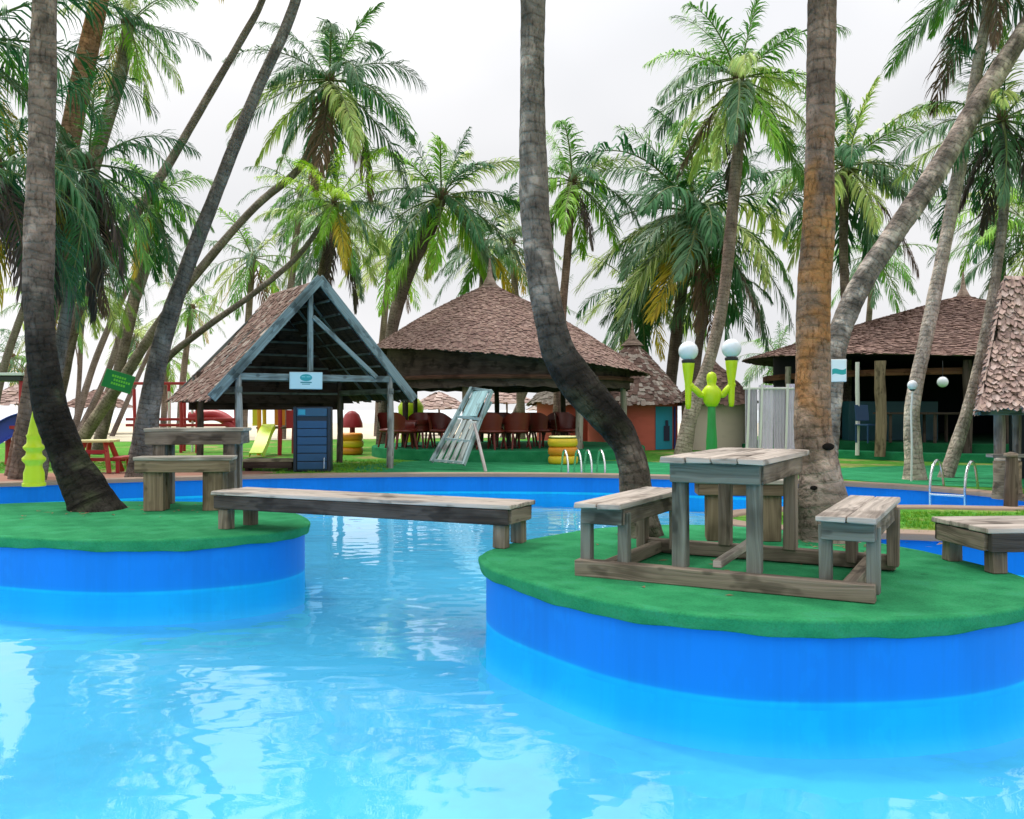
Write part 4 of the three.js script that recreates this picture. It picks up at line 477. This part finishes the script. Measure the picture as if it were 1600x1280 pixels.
// lilac corrugated sheets
{
  const g = thing('sheet_fence', 'pale lilac corrugated sheets standing as a screen left of the restaurant', 'fence', [X(1200, 22), DECK, -22]);
  [[1164, 1184, 606], [1184, 1208, 602], [1208, 1228, 605], [1228, 1246, 600]].forEach(([a, b, y], i) => { const w = (b - a) / F * 22, h = Y(y, 22) - DECK, q = new THREE.PlaneGeometry(w - 0.01, h, 40, 1), p = q.attributes.position; for (let k = 0; k < p.count; k++) p.setZ(k, 0.02 * Math.sin((p.getX(k) + w / 2) / w * Math.PI * 8)); q.computeVertexNormals(); const uv = q.attributes.uv; for (let k = 0; k < uv.count; k++) uv.setXY(k, uv.getX(k) * w + i * 0.37, uv.getY(k) * h); const m = mesh('sheet', q, M(mulc([0.62, 0.56, 0.70], rr(0.85, 1.15)), { roughness: 0.5, map: again(mottle, 0.6) }), g); m.position.set(((a + b) / 2 - 1200) / F * 22, h / 2, (i % 2) * 0.03); m.rotation.z = rr(-0.015, 0.015); });
  for (const px of [1166, 1186, 1226]) pole(g, 'stake', whitePaint, [X(px, 22) - X(1200, 22), 0, 0.06], [X(px + 4, 22) - X(1200, 22), Y(600, 22) - DECK, 0.06], 0.03);
  box(g, 'rail', whitePaint, [0, Y(607, 22) - DECK, 0.05], [1.25, 0.05, 0.04]);
}

// ---------------------------------------------------------------- right thatched bar
{
  const A = P(1533, 632, 12.6), T = P(1572, 432, 14.0), g = thing('thatched_bar', 'near thatched bar roof with rough pinkish brown shingle courses at the right edge', 'bar hut', [A.x + 2, DECK, A.z - 1.5]);
  const o = g.position, l = (x, y, z) => new THREE.Vector3(x - o.x, y - o.y, z - o.z), right = 5.2;
  const front = (u, v) => { const a = l(lerp(T.x, T.x + right - 2, u), T.y, T.z), b = l(lerp(A.x, A.x + right + 1.2, u), A.y, A.z); const p = a.lerp(b, v); p.y -= 0.1 * Math.sin(Math.PI * clamp(v)); return p; };
  const left = (u, v) => { const a = l(lerp(T.x, T.x + 1.0, u), T.y, lerp(T.z, T.z - 1.6, u)), b = l(lerp(A.x, A.x + 2.45, u), A.y, lerp(A.z, A.z - 4.4, u)); return a.lerp(b, v); };
  const rear = (u, v) => { const a = l(lerp(T.x + 1.0, T.x + right - 2, u), T.y, T.z - 1.6), b = l(lerp(A.x + 2.45, A.x + right + 1.2, u), A.y, A.z - 4.4); return a.lerp(b, v); };
  const roof = sub(mesh('roof', mergeGeometries([surfGeo(front, 12, 8, 0.03), surfGeo(left, 8, 8, 0.03), surfGeo(rear, 8, 8, 0.03)]), underMat, g));
  const th = mesh('thatch', mergeGeometries([thatchGeo(front, 36, (v) => lerp(right - 2, right + 1.2, v), 0.055, straw.pale, { thick: 0.065, over: 1.5 }), thatchGeo(left, 36, (v) => lerp(1.8, 4.8, v), 0.07, straw.pale, { thick: 0.065, over: 1.5 })]), strawMat, roof); th.userData.kind = 'stuff';
  for (const [px, d, r, m] of [[1561, 13.0, 0.075, B.wood([0.30, 0.26, 0.24])], [1588, 13.4, 0.06, B.wood([0.27, 0.24, 0.22])], [1560, 16.0, 0.07, woodDark], [1640, 13, 0.08, woodSide]]) pole(g, 'post', m, l(X(px, d), DECK, -d), l(X(px, d), A.y + 0.15, -d), r);
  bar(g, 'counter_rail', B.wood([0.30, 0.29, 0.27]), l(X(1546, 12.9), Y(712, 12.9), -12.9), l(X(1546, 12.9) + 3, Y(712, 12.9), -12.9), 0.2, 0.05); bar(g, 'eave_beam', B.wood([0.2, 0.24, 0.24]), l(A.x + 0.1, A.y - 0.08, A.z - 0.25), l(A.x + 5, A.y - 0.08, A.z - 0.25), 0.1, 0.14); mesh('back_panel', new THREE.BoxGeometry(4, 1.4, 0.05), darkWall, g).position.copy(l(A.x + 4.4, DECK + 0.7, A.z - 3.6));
  const st = thing('stump_stool', 'brown wooden stump stool under the thatched bar counter', 'stool', [X(1574, 12.6), DECK, -12.6]); lathe(st, 'stump', woodBrown, [[0.2, 0], [0.175, 0.25], [0.18, 0.52], [0.15, 0.55]]); lathe(st, 'seat', woodPale, [[0, 0.57], [0.14, 0.57], [0.17, 0.55], [0.16, 0.53]]);
  const bp = thing('mooring_post', 'dark weathered post at the right end of the far pool edge', 'post', [X(1583, 11.3), DECK, -11.35]); pole(bp, 'shaft', B.wood([0.16, 0.12, 0.10]), [0, 0, 0], [0, 0.68, 0], 0.085, 0.07); lathe(bp, 'cap', woodSide, [[0, 0.72], [0.08, 0.7], [0.085, 0.66], [0.07, 0.65]]);
}
// lawn carpet in front of the restaurant
structure('carpet', cap(outline([[6.2, -15.5], [8.0, -14.3], [9.6, -14.8], [11.5, -17], [11.8, -19.8], [8, -19.6], [6.0, -18]], 50), DECK + 0.008), carpetMat, 'bright green carpet between the pool edge and the restaurant', 'carpet');

structure('carpet', cap(outline([[-2.7, -17.7], [0.5, -17.65], [3.0, -17.0], [4.4, -17.4], [4.2, -20.5], [1, -22.2], [-2.2, -21.8], [-3.4, -19.5]], 50), DECK + 0.008), carpetMat, 'dark green carpet strip between the far pool edge and the round pavilion', 'carpet');
// ---------------------------------------------------------------- lime lamp figure, spire, signs
{
  const d = 18.6, ox = X(1112, d), g = thing('lamp_figure', 'lime green sculpted figure lamp holding up two white globes', 'lamp', [ox, DECK, -d]), h = (py) => Y(py, d) - DECK, x = (px) => X(px, d) - ox, w = (p) => p / F * d;
  lathe(g, 'pole', greenPaint, [[w(9), 0], [w(8.5), h(690)], [w(6.5), h(660)], [w(6), h(634)], [0, h(633)]]);
  const body = [new THREE.LatheGeometry([[0, 637], [8, 635], [12.5, 628], [14.5, 618], [14.5, 610], [9.5, 604], [6.5, 601], [7.5, 597], [8.2, 591], [7, 585], [4, 582], [0, 581]].map(([r, y]) => new THREE.Vector2(Math.max(1e-4, w(r)), h(y))), 24)];
  for (const [s, hx, hy] of [[-1, 1078, 603], [1, 1143, 601]]) body.push(tubeGeo([[x(1112 + s * 8), h(614), 0], [x(1112 + s * 17), h(617), w(1)], [x(lerp(hx, 1112, 0.3)), h(611), w(3)], [x(hx), h(hy), w(3)]], w(5), 12, 20), new THREE.SphereGeometry(w(6), 14, 10).translate(x(hx), h(hy), w(3)));
  mesh('figure', mergeGeometries(body.map((q) => { q = q.index ? q.toNonIndexed() : q; return q; })), limeMat, g);
  for (const [hx, gx, top] of [[1077, 1072.5, 549], [1143, 1141, 545]]) {
    const t = sub(mesh('torch', new THREE.LatheGeometry([[0, 640], [3.5, 639], [4.5, 632], [5, 615], [5.5, 600], [9, 575], [9.6, 568], [8.5, 567]].map(([r, y]) => new THREE.Vector2(Math.max(1e-4, w(r)), h(y + top - 549))), 20), limeMat, g)); t.position.set(x((hx + gx) / 2), 0, w(4));
    lathe(t, 'collar', blackMat, [[w(9), h(568 + top - 549)], [w(10.5), h(566 + top - 549)], [w(10), h(563 + top - 549)], [w(7), h(562 + top - 549)]]); const gl = mesh('globe', new THREE.SphereGeometry(w(15.2), 28, 20), globeMat, t); gl.position.set(0, h(top), 0);
  }
}
{ const d = 14.8, g = thing('spire_bollard', 'lime green pointed spire ornament at the left pool edge', 'bollard', [X(53, d), DECK, -d]), q = 122 / F * d / 122; lathe(g, 'spire', limeMat, [[15.5, 0], [15, 20], [12, 29], [12.5, 34], [17, 39], [17, 43], [12, 48], [11, 53], [15.5, 58], [15.5, 61], [10.5, 66], [10, 74], [11.5, 78], [9, 81], [7.5, 90], [4.5, 105], [2, 117], [0.3, 123]].map(([r, y]) => [r * q, y * q]), [0, 0, 0], 28); lathe(g, 'plinth', limeMat, [[17 * q, -0.01], [17 * q, 4 * q], [15.4 * q, 5 * q]]); }
function canvasSign(draw, w, h) { const c = document.createElement('canvas'); c.width = w; c.height = h; draw(c.getContext('2d')); const t = new THREE.CanvasTexture(c); t.colorSpace = THREE.SRGBColorSpace; return new THREE.MeshStandardMaterial({ map: t, roughness: 0.45 }); }
{
  const d = 23.4, g = thing('green_sign', 'green sign with light green writing nailed askew on the leaning palm trunk', 'sign', P(185, 596, d).toArray(), 0.25);
  box(g, 'board', greenPaint, [0, 0, 0], [0.74, 0.48, 0.03], { rot: [0, 0, -0.30] });
  const f = mesh('printed_face', new THREE.PlaneGeometry(0.71, 0.45), canvasSign((k) => { k.fillStyle = '#0a8a4a'; k.fillRect(0, 0, 256, 164); k.fillStyle = '#6fd843'; for (const [y, x0, x1] of [[32, 60, 180], [66, 84, 220], [102, 70, 190]]) for (let x = x0; x < x1; x += 22) k.fillRect(x, y, 13 + ((x * 7 + y) % 7), 22); }, 256, 164), g); f.position.z = 0.019; f.rotation.z = -0.30;
  const s = thing('white_sign', 'small white sign with teal wave beside the straight thick trunk', 'sign', P(1311, 579, 14.9).toArray(), -0.2); box(s, 'board', whitePaint, [0, 0, 0], [0.24, 0.38, 0.025]);
  const f2 = mesh('printed_face', new THREE.PlaneGeometry(0.22, 0.36), canvasSign((k) => { k.fillStyle = '#e6f1f3'; k.fillRect(0, 0, 128, 200); k.fillStyle = '#22a39f'; k.beginPath(); k.moveTo(0, 90); k.bezierCurveTo(40, 60, 80, 120, 128, 80); k.lineTo(128, 130); k.bezierCurveTo(80, 160, 40, 110, 0, 140); k.fill(); }, 128, 200), s); f2.position.z = 0.016;
  const gl = thing('trunk_lamp', 'small white globe lamp on a thin white post beside the slender pale trunk', 'lamp', [X(1424, 15.6), DECK, -15.6]); mesh('post', tubeGeo([[0, 0, 0], [0.01, 0.6, 0], [0.0, 1.2, 0], [0.02, Y(612, 15.6) - DECK, 0]], 0.018, 8, 16), whitePaint, gl); const sp = mesh('globe', new THREE.SphereGeometry(0.085, 20, 14), globeMat, gl); sp.position.set(0.02, Y(602, 15.6) - DECK, 0); lathe(gl, 'collar', blackMat, [[0.03, 0], [0.05, 0.02], [0.04, 0.04]], [0.02, Y(611, 15.6) - DECK, 0]);
}

// ---------------------------------------------------------------- playground
{
  const d = 27, ox = X(290, d), g = thing('swing_frame', 'red metal climbing frame with posts and rails behind the wooden table', 'climbing frame', [ox, DECK, -d]), x = (px) => X(px, d) - ox, y = (py) => Y(py, d) - DECK;
  for (const px of [210, 246, 264, 288, 302, 326, 376]) pole(g, 'post', redPaint, [x(px), 0, (px % 3) * 0.5], [x(px), y(600 + (px % 4) * 4), (px % 3) * 0.5], 0.05); for (const py of [600, 655, 664]) bar(g, 'rail', redPaint, [x(208), y(py), 0.5], [x(384), y(py), 0.5], 0.07, 0.08); for (const px of [252, 270, 306]) pole(g, 'post', whitePaint, [x(px), 0, 0.3], [x(px), y(612), 0.3], 0.035);
  const t = mesh('slide_chute', tubeGeo([[x(300), y(652), 0.2], [x(345), y(650), 0.2], [x(372), y(668), 0.4], [x(385), y(690), 0.6]], 0.17, 14, 20), redPaint, g);
}
{
  const d = 25, ox = X(428, d), g = thing('play_tower', 'red and yellow playground tower seen through the gable shelter', 'play tower', [ox, DECK, -d]), x = (px) => X(px, d) - ox, y = (py) => Y(py, d) - DECK;
  for (const [px, m] of [[411, orangePaint], [443, redPaint], [405, yellowPaint], [452, redPaint]]) pole(g, 'post', m, [x(px), 0, px > 410 && px < 450 ? 0.4 : -0.5], [x(px), y(598), px > 410 && px < 450 ? 0.4 : -0.5], 0.06);
  box(g, 'deck', woodBrown, [0, y(668), 0], [0.75, 0.06, 0.9]); box(g, 'side_panel', M([0.75, 0.72, 0.03], { roughness: 0.4 }), [x(400), y(650), 0], [0.2, 0.55, 0.05]); box(g, 'rear_panel', orangePaint, [x(430), y(640), -0.5], [0.3, 0.9, 0.05]); box(g, 'roof_panel', redPaint, [0, y(600), 0], [1.0, 0.08, 1.0], { rot: [0.2, 0, 0] });
  const sh = new THREE.Shape(); sh.moveTo(-0.17, 0.1); sh.lineTo(-0.15, 0); sh.lineTo(0.15, 0); sh.lineTo(0.17, 0.1); sh.lineTo(0.19, 0.1); sh.lineTo(0.17, -0.03); sh.lineTo(-0.17, -0.03); sh.lineTo(-0.19, 0.1);
  mesh('slide_chute', new THREE.ExtrudeGeometry(sh, { steps: 20, extrudePath: new THREE.CatmullRomCurve3([new THREE.Vector3(x(426), y(664), 0.4), new THREE.Vector3(x(427), y(672), 0.8), new THREE.Vector3(x(429), y(694), 1.5), new THREE.Vector3(x(430), y(704), 1.9)]) }), limeMat, g); box(g, 'red_panel', redPaint, [x(456), y(655), 0.2], [0.2, 0.5, 0.06]);
}
{
  const d = 24, ox = X(640, d); const g = thing('lime_figure', 'lime green round play figure beside the left edge of the pavilion', 'play figure', [X(642, 29), DECK, -29]); lathe(g, 'body', limeMat, [[0.3, 0], [0.34, 0.4], [0.2, 0.75], [0.22, 0.9], [0.4, 1.1], [0.42, 1.35], [0.25, 1.6], [0, 1.66]]);
  const r = thing('red_play_dome', 'red cone roofed play element behind the orange tyre stack', 'play dome', [X(550, 27.5), DECK, -27.5]); lathe(r, 'dome', redPaint, [[0.33, 0.7], [0.32, 0.85], [0.22, 1.1], [0.1, 1.2], [0, 1.22]]); pole(r, 'post', redPaint, [0, 0, 0], [0, 0.8, 0], 0.08);
}
{
  const d = 20, ox = X(10, d), g = thing('blue_slide', 'blue slide on a red frame at the left edge', 'slide', [ox, DECK, -d]), x = (px) => X(px, d) - ox, y = (py) => Y(py, d) - DECK;
  const sh = new THREE.Shape(); sh.moveTo(-0.2, 0.12); sh.lineTo(-0.18, 0); sh.lineTo(0.18, 0); sh.lineTo(0.2, 0.12); sh.lineTo(0.22, 0.12); sh.lineTo(0.2, -0.03); sh.lineTo(-0.2, -0.03); sh.lineTo(-0.22, 0.12);
  mesh('slide_chute', new THREE.ExtrudeGeometry(sh, { steps: 20, extrudePath: new THREE.CatmullRomCurve3([new THREE.Vector3(x(38), y(658), -0.1), new THREE.Vector3(x(22), y(664), 0), new THREE.Vector3(x(0), y(680), 0.2), new THREE.Vector3(x(-20), y(696), 0.4)]) }), bluePaint, g);
  for (const [px, z] of [[12, 0], [34, 0], [14, -0.6], [36, -0.6]]) pole(g, 'leg', redPaint, [x(px), 0, z], [x(px), y(px > 30 ? 590 : 668), z], 0.06); box(g, 'deck', redPaint, [x(26), y(668), -0.3], [0.5, 0.08, 0.7]); box(g, 'canopy', M([0.02, 0.03, 0.03], { roughness: 0.6 }), [x(10), y(592), -0.3], [0.8, 0.1, 0.9]); box(g, 'canopy_top', M([0.6, 0.7, 0.66], { roughness: 0.6 }), [x(10), y(585), -0.3], [0.86, 0.06, 0.95]);
}
{
  const d = 17.8, g = thing('red_picnic_table', 'small red picnic table with cream yellow top left of the wooden table', 'table', [X(152, d), DECK, -d], 0.06); for (const z of [-0.2, 0, 0.2]) box(g, 'top_plank', creamMat, [0, 0.63, z], [0.66, 0.045, 0.18]);
  for (const s of [-1, 1]) for (const t of [-1, 1]) bar(g, 'leg', M([0.42, 0.04, 0.02], { roughness: 0.5 }), [s * 0.2, 0.61, t * 0.12], [s * 0.36, 0, t * 0.34], 0.08, 0.08); bar(g, 'brace', redPaint, [-0.28, 0.42, 0.2], [0.28, 0.42, 0.2], 0.06, 0.08); box(g, 'seat', redPaint, [0.5, 0.3, 0], [0.18, 0.05, 0.7]); bar(g, 'seat_bearer', redPaint, [-0.3, 0.26, 0], [0.55, 0.26, 0], 0.06, 0.07); for (const t of [-1, 1]) box(g, 'seat_leg', redPaint, [0.5, 0.14, t * 0.28], [0.06, 0.28, 0.06]);
}

// ---------------------------------------------------------------- wooden furniture on the islands
{
  const a = 0.497, g = thing('picnic_set', 'weathered grey wooden picnic table joined to two benches on the right island turf', 'picnic table', [0.46, TURF, -6.1], -a);   // local x along the front beam, -z into depth
  const b = (n, m, c, s, o) => box(g, n, m, [c[0], c[1], -c[2]], s, o);
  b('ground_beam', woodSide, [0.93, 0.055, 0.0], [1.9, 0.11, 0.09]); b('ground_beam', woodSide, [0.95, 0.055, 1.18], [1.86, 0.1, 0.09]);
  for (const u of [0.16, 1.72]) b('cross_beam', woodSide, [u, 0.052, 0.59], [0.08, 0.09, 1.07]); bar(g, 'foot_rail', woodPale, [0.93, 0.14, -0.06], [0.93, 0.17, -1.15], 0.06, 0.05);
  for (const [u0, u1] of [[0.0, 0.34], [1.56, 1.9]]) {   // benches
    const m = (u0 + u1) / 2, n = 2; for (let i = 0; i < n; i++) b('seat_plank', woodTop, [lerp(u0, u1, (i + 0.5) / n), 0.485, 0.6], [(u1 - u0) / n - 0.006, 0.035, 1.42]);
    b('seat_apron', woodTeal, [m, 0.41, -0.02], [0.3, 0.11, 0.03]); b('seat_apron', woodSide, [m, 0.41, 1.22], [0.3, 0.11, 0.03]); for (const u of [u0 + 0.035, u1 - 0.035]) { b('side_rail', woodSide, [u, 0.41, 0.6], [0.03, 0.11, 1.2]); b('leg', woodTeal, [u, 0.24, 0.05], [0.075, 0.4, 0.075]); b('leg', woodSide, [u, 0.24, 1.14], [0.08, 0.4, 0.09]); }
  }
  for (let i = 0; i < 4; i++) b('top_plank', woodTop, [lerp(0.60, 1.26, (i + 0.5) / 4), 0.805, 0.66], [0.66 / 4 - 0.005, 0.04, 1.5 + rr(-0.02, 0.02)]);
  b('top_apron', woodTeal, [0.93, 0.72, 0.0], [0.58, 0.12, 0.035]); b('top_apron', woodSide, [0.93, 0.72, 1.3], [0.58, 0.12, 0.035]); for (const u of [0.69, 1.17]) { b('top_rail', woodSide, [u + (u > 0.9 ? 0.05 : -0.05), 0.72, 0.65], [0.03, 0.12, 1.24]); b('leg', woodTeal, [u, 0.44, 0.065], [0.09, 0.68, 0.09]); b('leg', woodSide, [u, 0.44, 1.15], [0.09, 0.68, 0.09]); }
}
function blockBench(name, label, cat, pos, turn, len, h, depth, legW, m1, m2, apron, extra) {
  const g = thing(name, label, cat, pos, turn); const n = Math.max(2, Math.round(depth / 0.2)); for (let i = 0; i < n; i++) box(g, 'top_plank', m1, [rr(-0.01, 0.01), h - 0.02, -depth / 2 + depth * (i + 0.5) / n], [len, 0.04, depth / n - 0.005]);
  for (const s of [-1, 1]) { box(g, 'side_rail', m2, [0, h - 0.04 - apron / 2, s * (depth / 2 - 0.03)], [len - 0.04, apron, 0.035]); box(g, 'end_rail', m2, [s * (len / 2 - 0.04), h - 0.04 - apron / 2, 0], [0.035, apron, depth - 0.1]); for (const t of [-1, 1]) box(g, 'leg', extra ?? m2, [s * (len / 2 - 0.1 - legW / 2), (h - 0.04) / 2, t * (depth / 2 - 0.05 - Math.min(legW, depth * 0.3) / 2)], [legW, h - 0.04, Math.min(legW, depth * 0.3)]); }
  return g;
}
blockBench('rear_bench', 'brown block legged bench at the back of the right island, behind the picnic table', 'bench', [X(1160, 7.75), TURF, -7.75], -0.1, 0.82, 0.53, 0.34, 0.2, woodPale, woodBrown, 0.1);
blockBench('front_bench', 'brown weathered bench in front of the table on the left island', 'bench', [X(288, 10.0), TURF, -10.05], 0.10, 1.06, 0.60, 0.36, 0.22, woodPale, woodBrown, 0.13);
blockBench('wooden_table', 'weathered wooden table behind the bench on the left island', 'table', [X(308, 10.55), TURF, -10.6], 0.10, 1.12, 0.91, 0.55, 0.13, woodPale, B.wood([0.24, 0.20, 0.17]), 0.15);
function footbridge(a, b, h, w, label, legs) {
  const A = new THREE.Vector3(a[0], TURF, a[1]), Bq = new THREE.Vector3(b[0], TURF, b[1]), L = A.distanceTo(Bq), turn = Math.atan2(-(Bq.z - A.z), Bq.x - A.x), g = thing('plank_bridge', label, 'footbridge', A.clone().lerp(Bq, 0.5).toArray(), turn), n = 3;
  for (let i = 0; i < n; i++) box(g, 'deck_plank', woodTop, [rr(-0.01, 0.01), h - 0.02, -w / 2 + w * (i + 0.5) / n], [L + 0.16, 0.035, w / n - 0.006]);
  for (const s of [-1, 1]) { box(g, 'side_beam', B.wood([0.085, 0.075, 0.07]), [0, h - 0.105, s * (w / 2 - 0.02)], [L + 0.1, 0.125, 0.04]); box(g, 'end_beam', woodSide, [s * (L / 2 + 0.05), h - 0.105, 0], [0.04, 0.12, w - 0.1]); for (const t of [-1, 1]) if (legs.includes(s)) box(g, 'leg', woodSide, [s * (L / 2 - 0.04), (h - 0.17) / 2, t * (w / 2 - 0.08)], [0.11, h - 0.17, 0.1]); }
  return g;
}
footbridge([-2.66, -8.62], [0.02, -7.42], 0.36, 0.5, 'long low plank footbridge between the two pool islands', [-1, 1]);
footbridge([3.27, -6.42], [6.9, -6.75], 0.32, 0.68, 'low wide plank bridge leaving the right edge of the right island', [-1, 1]);

{
  const pos = [], add = (x, z, y) => { const a = rr(0, 6.28), l = rr(0.015, 0.05), w = rr(0.006, 0.015), c = Math.cos(a), q = Math.sin(a), h = rr(0.004, 0.014); pos.push(x - c * l, y + 0.003, z - q * l, x - q * w, y + h, z + c * w, x + q * w, y + h * 0.6, z - c * w, x - q * w, y + h, z + c * w, x + c * l, y + 0.003, z + q * l, x + q * w, y + h * 0.6, z - c * w); };
  for (let i = 0; i < 70; i++) { const a = rr(0, 6.28), r = 0.3 + 1.1 * rnd() * rnd(); add(2.75 + Math.cos(a) * r * 0.9, -7.6 + Math.sin(a) * r * 0.7, TURF); }
  for (let i = 0; i < 40; i++) add(rr(0.5, 2.9), rr(-8.1, -5.3), TURF);
  for (let i = 0; i < 50; i++) { const a = rr(0, 6.28), r = 0.3 + 1.3 * rnd() * rnd(); add(-4.3 + Math.cos(a) * r, -9.8 + Math.sin(a) * r * 0.8, TURF); }
  const g = new THREE.BufferGeometry(); g.setAttribute('position', new THREE.Float32BufferAttribute(pos, 3)); g.computeVertexNormals(); tag(mesh('leaf_litter', g, M([0.24, 0.16, 0.09], { roughness: 0.9 })), 'dry brown leaf scraps scattered on the island turf', 'leaf litter', null, 'stuff');
}

renderer.render(scene, camera);
